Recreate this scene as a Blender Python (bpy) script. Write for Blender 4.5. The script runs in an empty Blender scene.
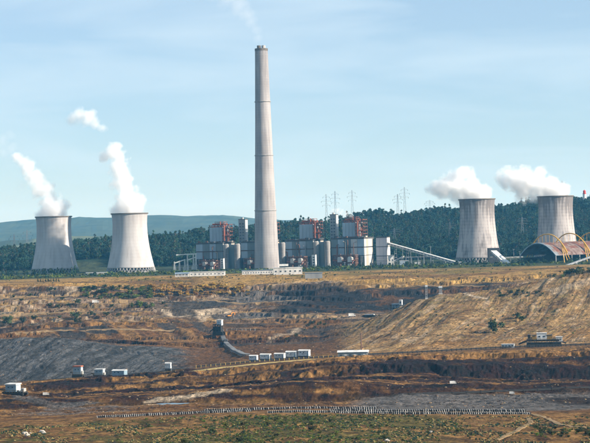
import bpy, bmesh, math, random
import numpy as np
from mathutils import Vector, Matrix

# ------------------------------------------------------------------ camera, world, sun
SC = bpy.context.scene
COL = SC.collection
random.seed(7)
RNG = np.random.RandomState(11)
W0, H0 = 590.0, 443.0
LENS, SENSOR = 100.0, 36.0
F = W0 * LENS / SENSOR                 # focal length in photo pixels
CAMZ = 62.0                            # camera height above the plain the plant stands on
PITCH, ROLL = math.atan(6.5 / F), math.radians(-1.5)
cam_d = bpy.data.cameras.new('camera'); cam_d.lens = LENS; cam_d.sensor_width = SENSOR
cam_d.clip_start = 1.0; cam_d.clip_end = 40000.0
cam = bpy.data.objects.new('camera', cam_d); COL.objects.link(cam)
CAMROT = Matrix.Rotation(math.pi / 2 + PITCH, 3, 'X') @ Matrix.Rotation(ROLL, 3, 'Z')
cam.matrix_world = Matrix.Translation((0, 0, CAMZ)) @ CAMROT.to_4x4()
SC.camera = cam

SUN_EL, SUN_AZ = math.radians(25.0), math.radians(71.0)   # azimuth to the right of the line back to the camera
sun_dir = Vector((math.sin(SUN_AZ) * math.cos(SUN_EL), -math.cos(SUN_AZ) * math.cos(SUN_EL), math.sin(SUN_EL)))
sl = bpy.data.lights.new('sun', 'SUN'); sl.energy = 5.0; sl.angle = math.radians(0.53); sl.color = (1.0, 0.92, 0.80)
so = bpy.data.objects.new('sun', sl); COL.objects.link(so)
so.rotation_euler = sun_dir.to_track_quat('Z', 'Y').to_euler()
so.location = (3000, -500, 2000)

world = bpy.data.worlds.new('World'); SC.world = world; world.use_nodes = True
nt = world.node_tree; nt.nodes.clear()
w_out = nt.nodes.new('ShaderNodeOutputWorld'); w_bg = nt.nodes.new('ShaderNodeBackground')
sky = nt.nodes.new('ShaderNodeTexSky'); sky.sky_type = 'NISHITA'; sky.sun_disc = False
sky.sun_elevation = SUN_EL
sky.sun_rotation = math.atan2(sun_dir.x, sun_dir.y)
sky.altitude = 300; sky.air_density = 1.0; sky.dust_density = 0.05; sky.ozone_density = 6.0
# thin high cirrus, all round the sky
tc = nt.nodes.new('ShaderNodeTexCoord')
mp = nt.nodes.new('ShaderNodeMapping'); mp.inputs['Scale'].default_value = (6.0, 6.0, 34.0); mp.inputs['Location'].default_value = (1.3, 0.4, 0.9)
cn = nt.nodes.new('ShaderNodeTexNoise'); cn.inputs['Scale'].default_value = 1.0; cn.inputs['Detail'].default_value = 6; cn.inputs['Distortion'].default_value = 0.4
cr = nt.nodes.new('ShaderNodeMapRange'); cr.inputs['From Min'].default_value = 0.44; cr.inputs['From Max'].default_value = 0.68
cr.inputs['To Min'].default_value = 0.42; cr.inputs['To Max'].default_value = 0.74
cmix = nt.nodes.new('ShaderNodeMix'); cmix.data_type = 'RGBA'
cmix.inputs[7].default_value = (5.3, 6.6, 7.6, 1)
nt.links.new(tc.outputs['Generated'], mp.inputs['Vector']); nt.links.new(mp.outputs['Vector'], cn.inputs['Vector'])
nt.links.new(cn.outputs['Fac'], cr.inputs['Value']); nt.links.new(cr.outputs['Result'], cmix.inputs[0])
nt.links.new(sky.outputs['Color'], cmix.inputs[6]); nt.links.new(cmix.outputs[2], w_bg.inputs['Color'])
w_bg.inputs['Strength'].default_value = 0.066
nt.links.new(w_bg.outputs['Background'], w_out.inputs['Surface'])
vs = SC.view_settings; vs.view_transform = 'Standard'; vs.look = 'None'; vs.gamma = 1.0; vs.use_curve_mapping = False
vs.exposure = 1.0
SC.render.engine = 'CYCLES'
cy = SC.cycles
cy.max_bounces = 8; cy.diffuse_bounces = 3; cy.glossy_bounces = 2; cy.volume_bounces = 6; cy.transparent_max_bounces = 8
cy.volume_step_rate = 1.0; cy.volume_max_steps = 256
cy.use_denoising = True
HAZE = 0.000041
HAZE_COL = (0.14, 0.56, 1.0)

# ------------------------------------------------------------------ photo pixel helpers
def ray(u, v):
    d = CAMROT @ Vector((u - W0 / 2, H0 / 2 - v, -F))
    return d / d.y                      # scaled so that y = 1
def at(u, v, d):
    r = ray(u, v); return Vector((r.x * d, d, CAMZ + r.z * d))
def on_plane(u, v, z=0.0):
    r = ray(u, v); return at(u, v, (z - CAMZ) / r.z)
def project(x, y, z):
    p = CAMROT.transposed() @ Vector((x, y, z - CAMZ)); return W0 / 2 + p.x / -p.z * F, H0 / 2 - p.y / -p.z * F
def az_of(u, v): return ray(u, v).x

# ------------------------------------------------------------------ noise
_T = np.random.RandomState(5).rand(512, 512)
def vnoise(x, y, s=0):
    x = x + s * 17.31; y = y + s * 9.73
    xi = np.floor(x).astype(np.int64); yi = np.floor(y).astype(np.int64)
    fx = x - xi; fy = y - yi
    fx = fx * fx * fx * (fx * (fx * 6 - 15) + 10); fy = fy * fy * fy * (fy * (fy * 6 - 15) + 10)
    a = _T[xi & 511, yi & 511]; b = _T[(xi + 1) & 511, yi & 511]; c = _T[xi & 511, (yi + 1) & 511]; d = _T[(xi + 1) & 511, (yi + 1) & 511]
    return (a * (1 - fx) + b * fx) * (1 - fy) + (c * (1 - fx) + d * fx) * fy
def fbm(x, y, o=5, s=0, g=0.5):
    t = 0; a = 1; n = 0
    for i in range(o):
        t = t + a * vnoise(x, y, s + i * 3); n += a; a *= g; x = x * 2.03; y = y * 2.03
    return t / n - 0.5                  # about -0.5 .. 0.5
def sstep(a, b, x):
    t = np.clip((x - a) / (b - a), 0, 1); return t * t * (3 - 2 * t)

# ------------------------------------------------------------------ materials
MATS = {}
def mat(name, col, rough=0.85, var=0.25, scale=0.3, stretch=(1, 1, 1), metal=0.0, bump=0.0, col2=None, lo=0.35, hi=0.65, rand=0.0):
    if name in MATS: return MATS[name]
    m = bpy.data.materials.new(name); m.use_nodes = True; t = m.node_tree; t.nodes.clear()
    o = t.nodes.new('ShaderNodeOutputMaterial'); b = t.nodes.new('ShaderNodeBsdfPrincipled')
    b.inputs['Roughness'].default_value = rough; b.inputs['Metallic'].default_value = metal
    b.inputs['Specular IOR Level'].default_value = 0.25
    t.links.new(b.outputs[0], o.inputs[0])
    c = t.nodes.new('ShaderNodeTexCoord'); mpn = t.nodes.new('ShaderNodeMapping'); mpn.inputs['Scale'].default_value = stretch
    n = t.nodes.new('ShaderNodeTexNoise'); n.inputs['Scale'].default_value = scale; n.inputs['Detail'].default_value = 6; n.inputs['Roughness'].default_value = 0.6
    t.links.new(c.outputs['Object'], mpn.inputs['Vector']); t.links.new(mpn.outputs[0], n.inputs['Vector'])
    r = t.nodes.new('ShaderNodeMapRange'); r.inputs['From Min'].default_value = lo; r.inputs['From Max'].default_value = hi
    t.links.new(n.outputs['Fac'], r.inputs['Value'])
    mx = t.nodes.new('ShaderNodeMix'); mx.data_type = 'RGBA'
    if col2 is None: col2 = tuple(x * (1 - var) for x in col); col1 = tuple(min(1, x * (1 + var * 0.5)) for x in col)
    else: col1 = col
    mx.inputs[6].default_value = (*col1, 1); mx.inputs[7].default_value = (*col2, 1)
    t.links.new(r.outputs[0], mx.inputs[0])
    last = mx.outputs[2]
    if rand:
        oi = t.nodes.new('ShaderNodeObjectInfo'); h = t.nodes.new('ShaderNodeHueSaturation')
        a = t.nodes.new('ShaderNodeMapRange'); a.inputs['To Min'].default_value = 1 - rand; a.inputs['To Max'].default_value = 1 + rand
        hh = t.nodes.new('ShaderNodeMapRange'); hh.inputs['To Min'].default_value = 0.5 - rand * 0.08; hh.inputs['To Max'].default_value = 0.5 + rand * 0.06
        t.links.new(oi.outputs['Random'], a.inputs['Value']); t.links.new(oi.outputs['Random'], hh.inputs['Value'])
        t.links.new(a.outputs[0], h.inputs['Value']); t.links.new(hh.outputs[0], h.inputs['Hue']); t.links.new(last, h.inputs['Color']); last = h.outputs[0]
    t.links.new(last, b.inputs['Base Color'])
    if bump:
        bp = t.nodes.new('ShaderNodeBump'); bp.inputs['Strength'].default_value = bump; bp.inputs['Distance'].default_value = 0.5
        t.links.new(n.outputs['Fac'], bp.inputs['Height']); t.links.new(bp.outputs[0], b.inputs['Normal'])
    MATS[name] = m; return m

def concrete_shell(name, base, stain, vscale, ring, lo=.46, hi=.72, top=95.0):
    """weathered slip-formed concrete: vertical streaks, faint lift rings"""
    m = bpy.data.materials.new(name); m.use_nodes = True; t = m.node_tree; t.nodes.clear()
    o = t.nodes.new('ShaderNodeOutputMaterial'); b = t.nodes.new('ShaderNodeBsdfPrincipled'); b.inputs['Roughness'].default_value = 0.9
    b.inputs['Specular IOR Level'].default_value = 0.2
    c = t.nodes.new('ShaderNodeTexCoord')
    def ns(stretch, scale, det):
        mpn = t.nodes.new('ShaderNodeMapping'); mpn.inputs['Scale'].default_value = stretch
        n = t.nodes.new('ShaderNodeTexNoise'); n.inputs['Scale'].default_value = scale; n.inputs['Detail'].default_value = det
        t.links.new(c.outputs['Object'], mpn.inputs[0]); t.links.new(mpn.outputs[0], n.inputs['Vector']); return n.outputs['Fac']
    a = ns((1, 1, 0.06), vscale, 7); bb = ns((1, 1, 1), 0.03, 4)
    ad = t.nodes.new('ShaderNodeMath'); ad.operation = 'MULTIPLY_ADD'; ad.inputs[1].default_value = 0.6
    t.links.new(a, ad.inputs[0])
    mu = t.nodes.new('ShaderNodeMath'); mu.operation = 'MULTIPLY'; mu.inputs[1].default_value = 0.5; t.links.new(bb, mu.inputs[0]); t.links.new(mu.outputs[0], ad.inputs[2])
    wv = t.nodes.new('ShaderNodeTexWave'); wv.bands_direction = 'Z'; wv.inputs['Scale'].default_value = ring; wv.inputs['Distortion'].default_value = 0.0
    t.links.new(c.outputs['Object'], wv.inputs['Vector'])
    pw = t.nodes.new('ShaderNodeMath'); pw.operation = 'POWER'; pw.inputs[1].default_value = 12; t.links.new(wv.outputs['Fac'], pw.inputs[0])
    p2 = t.nodes.new('ShaderNodeMath'); p2.operation = 'MULTIPLY_ADD'; p2.inputs[1].default_value = 0.05; t.links.new(pw.outputs[0], p2.inputs[0]); t.links.new(ad.outputs[0], p2.inputs[2])
    sz = t.nodes.new('ShaderNodeSeparateXYZ'); t.links.new(c.outputs['Object'], sz.inputs[0])
    zr_ = t.nodes.new('ShaderNodeMapRange'); zr_.inputs['From Min'].default_value = top * .72; zr_.inputs['From Max'].default_value = top; zr_.inputs['To Max'].default_value = .30
    t.links.new(sz.outputs['Z'], zr_.inputs['Value'])
    sm_ = t.nodes.new('ShaderNodeMath'); sm_.operation = 'MULTIPLY'; t.links.new(zr_.outputs[0], sm_.inputs[0]); t.links.new(a, sm_.inputs[1])      # run-off streaks below the rim
    p3_ = t.nodes.new('ShaderNodeMath'); p3_.operation = 'ADD'; t.links.new(p2.outputs[0], p3_.inputs[0]); t.links.new(sm_.outputs[0], p3_.inputs[1]); p2 = p3_
    r = t.nodes.new('ShaderNodeMapRange'); r.inputs['From Min'].default_value = lo; r.inputs['From Max'].default_value = hi; t.links.new(p2.outputs[0], r.inputs['Value'])
    mx = t.nodes.new('ShaderNodeMix'); mx.data_type = 'RGBA'; mx.inputs[6].default_value = (*base, 1); mx.inputs[7].default_value = (*stain, 1)
    t.links.new(r.outputs[0], mx.inputs[0]); t.links.new(mx.outputs[2], b.inputs['Base Color']); t.links.new(b.outputs[0], o.inputs[0])
    return m

# ------------------------------------------------------------------ mesh builder
class MB:
    def __init__(s): s.v = []; s.f = []
    def add(s, vs_, fs):
        k = len(s.v); s.v.extend([tuple(p) for p in vs_]); s.f.extend([tuple(i + k for i in f) for f in fs]); return s
    def box(s, c, size, rz=0.0, rx=0.0, ry=0.0):
        """c = centre of the base"""
        R = Matrix.Rotation(rz, 3, 'Z') @ Matrix.Rotation(ry, 3, 'Y') @ Matrix.Rotation(rx, 3, 'X')
        x, y, z = size; c = Vector(c)
        P = [c + R @ Vector((a * x / 2, b * y / 2, d * z)) for d in (0, 1) for a, b in ((-1, -1), (1, -1), (1, 1), (-1, 1))]
        return s.add(P, [(3, 2, 1, 0), (4, 5, 6, 7), (0, 1, 5, 4), (1, 2, 6, 5), (2, 3, 7, 6), (3, 0, 4, 7)])
    def beam(s, a, b, w=0.5, h=None, up=(0, 0, 1)):
        a = Vector(a); b = Vector(b); d = (b - a).normalized(); up = Vector(up)
        if abs(d.dot(up)) > 0.98: up = Vector((1, 0, 0))
        x = d.cross(up).normalized(); y = x.cross(d).normalized(); h = h or w
        P = [p + x * sx * w / 2 + y * sy * h / 2 for p in (a, b) for sx, sy in ((-1, -1), (1, -1), (1, 1), (-1, 1))]
        return s.add(P, [(3, 2, 1, 0), (4, 5, 6, 7), (0, 1, 5, 4), (1, 2, 6, 5), (2, 3, 7, 6), (3, 0, 4, 7)])
    def lathe(s, prof, n=32, c=(0, 0, 0), closed=False, cap=False):
        P = []; fs = []
        for r, z in prof:
            for k in range(n):
                a = 2 * math.pi * k / n; P.append((c[0] + r * math.cos(a), c[1] + r * math.sin(a), c[2] + z))
        m = len(prof)
        for i in range(m if closed else m - 1):
            j = (i + 1) % m
            for k in range(n):
                l = (k + 1) % n; fs.append((i * n + k, i * n + l, j * n + l, j * n + k))
        if cap: fs.append(tuple(range(n - 1, -1, -1))); fs.append(tuple((m - 1) * n + k for k in range(n)))
        return s.add(P, fs)
    def tube(s, pts, r, n=8):
        pts = [Vector(p) for p in pts]; P = []; fs = []
        for i, p in enumerate(pts):
            d = (pts[min(i + 1, len(pts) - 1)] - pts[max(i - 1, 0)]).normalized()
            up = Vector((0, 0, 1)) if abs(d.z) < 0.9 else Vector((1, 0, 0))
            x = d.cross(up).normalized(); y = x.cross(d)
            for k in range(n):
                a = 2 * math.pi * k / n; P.append(p + x * r * math.cos(a) + y * r * math.sin(a))
        for i in range(len(pts) - 1):
            for k in range(n):
                l = (k + 1) % n; fs.append((i * n + k, i * n + l, (i + 1) * n + l, (i + 1) * n + k))
        fs.append(tuple(range(n - 1, -1, -1))); fs.append(tuple((len(pts) - 1) * n + k for k in range(n)))
        return s.add(P, fs)
    def prism(s, poly, y0, y1):
        """poly in (x, z) extruded along y"""
        n = len(poly); P = [(x, y0, z) for x, z in poly] + [(x, y1, z) for x, z in poly]
        return s.add(P, [tuple(range(n)), tuple(range(2 * n - 1, n - 1, -1))] + [(i, i + n, (i + 1) % n + n, (i + 1) % n) for i in range(n)])
    def build(s, name, m, parent=None, loc=None, rz=0.0, smooth=False):
        me = bpy.data.meshes.new(name); me.from_pydata(s.v, [], s.f); me.materials.append(m)
        bmx = bmesh.new(); bmx.from_mesh(me); bmesh.ops.recalc_face_normals(bmx, faces=bmx.faces); bmx.to_mesh(me); bmx.free()
        if smooth:
            me.polygons.foreach_set('use_smooth', [True] * len(me.polygons))
        o = bpy.data.objects.new(name, me); COL.objects.link(o)
        if parent: o.parent = parent
        if loc is not None: o.location = loc
        o.rotation_euler.z = rz
        return o
def tag(o, label, cat=None, group=None, kind=None):
    if label: o['label'] = label
    if cat: o['category'] = cat
    if group: o['group'] = group
    if kind: o['kind'] = kind
    return o
def thing(name, label, cat, loc=(0, 0, 0), rz=0.0, group=None):
    o = bpy.data.objects.new(name, None); COL.objects.link(o); o.location = loc; o.rotation_euler.z = rz
    o.empty_display_size = 2.0
    return tag(o, label, cat, group)
def copy_tree(o, parent=None):
    c = o.copy(); COL.objects.link(c); c.parent = parent
    for ch in list(o.children): copy_tree(ch, c)
    return c
# ------------------------------------------------------------------ terrain: pit, plain, wooded hills (one sheet)
# lines of equal distance across the pit; each point (photo u, photo v, distance); a 'z' entry gives the height instead
def L(d, pts): return [(u, v, d) for u, v in pts]
LINES = [
    [('z', -400, 56, 20), ('z', 990, 56, 20)],
    [('z', -400, 10, 330), ('z', 990, 10, 330)],
    L(600, [(-60, 466), (300, 462), (650, 458)]),
    L(775, [(-60, 428), (0, 425), (100, 420), (200, 416), (300, 413), (400, 415), (530, 416), (590, 415), (650, 413)]),
    L(830, [(-60, 421), (0, 418), (100, 413), (200, 409), (300, 407), (400, 406), (530, 405), (590, 404), (650, 402)]),
    L(905, [(-60, 411), (0, 408), (100, 405), (200, 404), (250, 405), (300, 404), (350, 402), (400, 396), (480, 394), (590, 391), (650, 390)]),
    L(925, [(-60, 402), (0, 400), (100, 396), (180, 394), (230, 389), (280, 385), (350, 382), (400, 386), (450, 385), (520, 385), (590, 383), (650, 382)]),
    L(1080, [(-60, 398), (0, 396), (60, 394), (100, 391), (200, 386), (300, 379), (370, 375), (400, 374), (480, 377), (540, 379), (590, 379), (650, 378)]),
    L(1112, [(-60, 388), (0, 389), (40, 385), (110, 383), (200, 377), (300, 370), (370, 364), (400, 362), (480, 361), (540, 360), (590, 357), (650, 355)]),
    L(1350, [(-60, 386), (0, 386), (40, 381), (75, 378), (130, 376), (170, 371), (200, 367), (250, 362), (310, 358), (400, 354), (510, 348), (590, 345.5), (650, 344)]),
    L(1420, [(-60, 392), (0, 392), (75, 384), (130, 381), (180, 372), (210, 366), (250, 360), (310, 356), (400, 352), (510, 346), (590, 343), (650, 341)]),
    L(1600, [(-60, 341), (0, 339), (25, 337.5), (60, 338), (90, 342), (105, 345), (125, 347.5), (150, 348.5), (180, 351), (205, 355), (220, 354), (260, 348), (310, 345), (340, 341), (400, 329), (450, 322), (500, 322), (590, 318), (650, 315)]),
    L(1750, [(-60, 345), (0, 344), (60, 343), (120, 341), (180, 340), (240, 337), (300, 336), (320, 338), (345, 330), (380, 314), (410, 302), (427, 297), (465, 292), (490, 290), (540, 281), (575, 272), (590, 269), (650, 266)]),
    L(1850, [(-60, 332), (0, 330), (60, 325), (100, 323), (180, 322), (240, 324), (300, 322), (360, 320), (410, 320), (427, 318), (500, 305), (540, 290), (590, 275), (650, 270)]),
    L(1950, [(-60, 318), (0, 315), (60, 312), (120, 310), (180, 309), (240, 309), (300, 306), (360, 308), (420, 308), (480, 302), (540, 287), (590, 277), (650, 272)]),
    L(2030, [(-60, 304), (0, 300), (60, 297), (120, 296), (180, 298), (240, 297), (300, 294), (360, 287.5), (450, 286), (520, 282), (590, 276), (650, 272)]),
    L(2100, [(-60, 290), (0, 286), (60, 285), (120, 287), (180, 288), (240, 285), (300, 281), (360, 279.5), (450, 278), (520, 275), (590, 272), (650, 269)]),
    [('z', -400, 0, 2190), ('z', 990, 0, 2190)],
    [('z', -400, 0, 2840), ('z', 990, 0, 2840)],
]
HILL = [(-60, 250), (0, 250), (30, 246), (60, 244), (100, 239), (135, 238), (165, 235), (200, 230), (235, 227), (250, 226), (285, 223), (300, 221), (330, 221), (350, 216), (372, 214), (400, 214),
        (440, 209), (500, 206), (530, 201), (560, 197), (580, 198), (592, 196), (650, 190)]
TREE_H = 15.0
def hill_d(u): return float(np.interp(u, [0, 250, 300, 350, 700], [3080, 3130, 3300, 3580, 3600]))

def line_world(line):
    a = []; z = []; d = []
    for e in line:
        if e[0] == 'z': a.append((e[1] - W0 / 2) / F); z.append(e[2]); d.append(e[3])
        else:
            p = at(*e); a.append(p.x / p.y); z.append(p.z); d.append(p.y)
    return np.array(a), np.array(z), np.array(d)
LW = [line_world(l) for l in LINES]
_ha = []; _hz = []; _hd = []
for u, v in HILL:
    p = at(u, v, hill_d(u)); _ha.append(p.x / p.y); _hz.append(p.z - TREE_H); _hd.append(p.y)
_ha, _hz, _hd = map(np.array, (_ha, _hz, _hd))

def du(u): return (u - W0 / 2) / F
AZ = np.concatenate([np.linspace(du(-1500), du(-60), 25)[:-1], np.linspace(du(-60), du(650), 646), np.linspace(du(650), du(2100), 25)[1:]])
D = np.concatenate([np.linspace(20, 600, 20)[:-1], np.exp(np.arange(math.log(600), math.log(2200), 0.00148)), np.linspace(2200, 3000, 110), np.linspace(3000, 4300, 80)[1:], np.geomspace(4300, 26000, 30)[1:]])
NA, ND = len(AZ), len(D)
Z = np.zeros((ND, NA))
for j, a in enumerate(AZ):
    dl = [np.interp(a, x[0], x[2]) for x in LW]; zl = [np.interp(a, x[0], x[1]) for x in LW]
    hd = np.interp(a, _ha, _hd); hz = np.interp(a, _ha, _hz)
    dl += [hd - 0.45 * (hd - 2840), hd, hd + 150, hd + 900, 26000]; zl += [hz * 0.55, hz, hz - 6, -5, -60]
    Z[:, j] = np.interp(D, dl, zl)
GX = AZ[None, :] * D[:, None]; GY = np.repeat(D[:, None], NA, 1)
# photo pixel of each ground point before relief (to know which bank a point belongs to)
_R = np.array(CAMROT).T
def proj_np(x, y, z):
    q = np.stack([x, y, z - CAMZ], -1) @ _R.T
    return W0 / 2 + q[..., 0] / -q[..., 2] * F, H0 / 2 - q[..., 1] / -q[..., 2] * F
U0, V0 = proj_np(GX, GY, Z)
# --- relief
pit = sstep(600, 660, GY) * (1 - sstep(2090, 2170, GY))
def line_d(k): return np.interp(AZ, LW[k][0], LW[k][2])[None, :]
def near(d, w): return np.exp(-((GY - d) / w) ** 2)
def ur0(a, b, w=14): return sstep(a - w, a + w, U0) * (1 - sstep(b - w, b + w, U0))
shelf = np.maximum.reduce([near(800, 34), sstep(1285, 1325, GY) * (1 - sstep(1366, 1392, GY)), ur0(188, 322) * sstep(1200, 1235, GY) * (1 - sstep(1366, 1392, GY))])          # levelled strips for the belts
front = 1 - sstep(1330, 1380, GY)
hillside = sstep(330, 380, U0) * sstep(1390, 1450, GY) * (1 - sstep(1800, 1850, GY))
mound = (1 - sstep(150, 200, U0 + fbm(GX / 22, GY / 22, 5, 25, .6) * 40)) * sstep(1395, 1430, GY) * (1 - sstep(1600, 1660, GY))
benches = (1 - sstep(200, 260, U0)) * sstep(1800, 1850, GY) * (1 - sstep(2100, 2150, GY))
n_big = fbm(GX / 90, GY / 60, 4, 1) * 9
n_mid = fbm(GX / 26, GY / 20, 6, 4, .62) * 5.0
n_fine = fbm(GX / 5, GY / 6, 4, 6, .7) * 1.7
rid = (0.5 - np.abs(fbm(GX / 22, GY / 55, 4, 9))) * 5            # gullies
def saw(period, warp, s, ri=.15):
    ph = (GY + fbm(GX / 170, GY / 220, 3, s) * warp + fbm(GX / 24, GY / 40, 5, s + 5, .6) * warp * .30 + fbm(GX / 5, GY / 8, 3, s + 9, .6) * 3) / period
    fr = ph - np.floor(ph); b = np.floor(ph)
    w = np.where(fr < ri, fr / ri, 1 - (fr - ri) / (1 - ri))
    amp = np.clip(vnoise(GX / 130, b * 7.31, s + 11) * 1.7 - .25, 0.05, 1)
    return (w - .5) * amp, sstep(.0, .03, fr) * (1 - sstep(ri - .01, ri + .09, fr)) * np.clip(amp * 1.6, 0, 1), vnoise(GX / 200, b * 5.17, s + 13)
saw_f, face_f, bf = saw(66.0, 130.0, 101)
saw_b, face_b, bb_ = saw(38.0, 80.0, 131, .09)
back = (1 - sstep(300, 380, U0)) * sstep(1640, 1690, GY) * (1 - sstep(2070, 2110, GY))
backr = sstep(300, 380, U0) * sstep(1850, 1900, GY) * (1 - sstep(2070, 2110, GY)); back = np.maximum(back, backr)
frontz = front * sstep(925, 960, GY)
zr = n_mid * 0.55 + n_fine + n_big * 0.35 + (rid - 2) * 0.5 + saw_f * 5.0 * frontz + saw_b * 6.5 * back
# the long spoil ridges of the sand hill run up the slope
hx, hy = 0.34, 0.94
al = GX * hx + GY * hy; pe = GX * hy - GY * hx
pe = pe + fbm(GX / 60, GY / 90, 4, 22) * 18
hill_r = fbm(pe / 10, al / 220, 5, 21, .6) * 3.6 + fbm(GX / 40, GY / 40, 6, 23, .62) * 4 + n_fine * .6
mx_, my_ = 0.25, 0.97
mr = fbm((GX * my_ - GY * mx_) / 9 + fbm(GX / 40, GY / 40, 3, 29) * 2, (GX * mx_ + GY * my_) / 60, 6, 27, .62) * 4.0 + n_fine * .6
n_fine2 = n_fine * .8
bench_r = saw_b * 5.5 + n_fine2 + (lambda q: (np.floor(q) + sstep(0.30, 0.75, q - np.floor(q)) - q) * 6.0)((Z + n_big * 0.6) / 6.0) + n_mid * 0.5
heaps = ur0(45, 215) * sstep(1745, 1775, GY) * (1 - sstep(1850, 1885, GY))
heap_r = np.abs(fbm(GX / 34 + GY / 60, GY / 90, 3, 35)) * -16 + 3 + n_fine
zr = zr * (1 - heaps) + heap_r * heaps
zr = zr * (1 - hillside) + hill_r * hillside
zr = zr * (1 - mound) + (mr + n_big * 0.25) * mound
zr = zr * (1 - benches) + bench_r * benches
zr = zr * pit * (1 - 0.93 * shelf) + shelf * n_fine * .25 * pit
fore = (1 - sstep(745, 775, GY)) * sstep(560, 620, GY)
zr = zr * (1 - 0.45 * fore)
# far-off relief of the plain and hills
zr = zr + (1 - pit) * sstep(2120, 2200, GY) * fbm(GX / 40, GY / 40, 3, 31) * 1.0 * (1 - sstep(2350, 2420, GY) * (1 - sstep(2820, 2900, GY)) * 0.9)
zr = zr + sstep(2900, 3100, GY) * fbm(GX / 160, GY / 160, 4, 33) * 14
ZT = Z + zr
U1, V1 = proj_np(GX, GY, ZT)

def ground_z(x, y):
    a = x / y
    i = min(max(int(np.searchsorted(D, y)) - 1, 0), ND - 2); j = min(max(int(np.searchsorted(AZ, a)) - 1, 0), NA - 2)
    t = (y - D[i]) / (D[i + 1] - D[i]); s = (a - AZ[j]) / (AZ[j + 1] - AZ[j])
    t = min(max(t, 0), 1); s = min(max(s, 0), 1)
    return float((ZT[i, j] * (1 - s) + ZT[i, j + 1] * s) * (1 - t) + (ZT[i + 1, j] * (1 - s) + ZT[i + 1, j + 1] * s) * t)
def ground_zv(x, y):
    x = np.asarray(x); y = np.asarray(y); a = x / y
    i = np.clip(np.searchsorted(D, y) - 1, 0, ND - 2); j = np.clip(np.searchsorted(AZ, a) - 1, 0, NA - 2)
    t = np.clip((y - D[i]) / (D[i + 1] - D[i]), 0, 1); s = np.clip((a - AZ[j]) / (AZ[j + 1] - AZ[j]), 0, 1)
    return (ZT[i, j] * (1 - s) + ZT[i, j + 1] * s) * (1 - t) + (ZT[i + 1, j] * (1 - s) + ZT[i + 1, j + 1] * s) * t
def on(u, v, dmin=600.0, dmax=4200.0):
    """first ground point behind dmin that the pixel's ray meets"""
    r = ray(u, v); k0 = int(np.searchsorted(D, dmin)); k1 = int(np.searchsorted(D, dmax))
    j = min(max(int(np.searchsorted(AZ, r.x)) - 1, 0), NA - 2)
    hit = np.nonzero(ZT[k0:k1, j] >= CAMZ + r.z * D[k0:k1])[0]
    if len(hit):
        d = float(D[k0 + hit[0]]); return Vector((r.x * d, d, ground_z(r.x * d, d)))
    d = dmax; return Vector((r.x * d, d, ground_z(r.x * d, d)))
def on_d(u, v, d):
    r = ray(u, v); return Vector((r.x * d, d, ground_z(r.x * d, d)))

# --- soil colours (base colours; the dark tone also carries painted shade of step faces)
S = dict(ochre=(0.310, 0.180, 0.070), tan=(0.44, 0.295, 0.105), brown=(0.140, 0.074, 0.034), dark=(0.020, 0.009, 0.005), coal=(0.012, 0.014, 0.019),
         grey=(0.100, 0.108, 0.128), pink=(0.270, 0.200, 0.155), pale=(0.52, 0.44, 0.36), green=(0.068, 0.092, 0.026), scrub=(0.24, 0.15, 0.045),
         sand=(0.43, 0.29, 0.145), floor=(0.130, 0.132, 0.150), dgrey=(0.046, 0.050, 0.058), wood=(0.014, 0.035, 0.026), yard=(0.045, 0.060, 0.030), gold=(0.52, 0.34, 0.11), far=(0.05, 0.07, 0.06))
S = {k: np.array(v) * np.array((.97, .89, .75)) * (.57 if k not in ('wood', 'far', 'yard', 'coal') else .9) for k, v in S.items()}
wu = U0 + fbm(GX / 14, GY / 20, 4, 41) * 16; wv = V0 + fbm(GX / 25, GY / 14, 4, 43) * 7
C = np.zeros((ND, NA, 3)) + S['tan']
def lay(mask, key, k=1.0):
    global C
    m = np.clip(mask * k, 0, 1)[..., None]; C = C * (1 - m) + S[key] * m
def band(d0, d1, w=12):
    dn = GY + fbm(GX / 30, GY / 12, 4, 45) * 26
    return sstep(d0 - w, d0 + w, dn) * (1 - sstep(d1 - w, d1 + w, dn))
def ur(u0, u1, w=14): return sstep(u0 - w, u0 + w, wu) * (1 - sstep(u1 - w, u1 + w, wu))
lo = fbm(GX / 70, GY / 28, 5, 51) ; hi = fbm(GX / 14, GY / 5, 5, 53); streak = fbm(GX / 60, GY / 7, 5, 55)
spots = fbm(GX / 6, GY / 6, 4, 57)
# foreground
lay(band(0, 780), 'ochre'); lay(band(560, 765) * sstep(-0.02, 0.10, lo + hi * 0.5), 'tan', 0.7)

lay(band(560, 770) * sstep(-0.06, 0.08, spots + lo * .5 + hi * .4), 'brown', 0.85); lay(band(560, 770) * sstep(0.05, 0.15, fbm(GX / 9, GY / 16, 5, 60, .6)), 'dark', .6); lay(band(560, 770) * ur(-100, 140, 30) * sstep(0.0, 0.1, fbm(GX / 12, GY / 20, 5, 62, .6)), 'green', .6)
lay(band(560, 768) * ur(130, 445, 30) * sstep(-0.16, 0.02, lo + spots * 0.6), 'green', 0.6)
lay(band(775, 905), 'brown'); lay(band(775, 905) * sstep(-0.05, 0.12, streak), 'ochre', 0.8)
lay(band(800, 920, 8) * ur(355, 900, 20), 'floor', 0.95); lay(band(835, 900, 8) * ur(20, 130, 14) * sstep(-.1, .05, hi), 'floor', 0.8)
lay(band(835, 868, 6) * ur(545, 900, 14), 'dark', 0.85)
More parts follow.
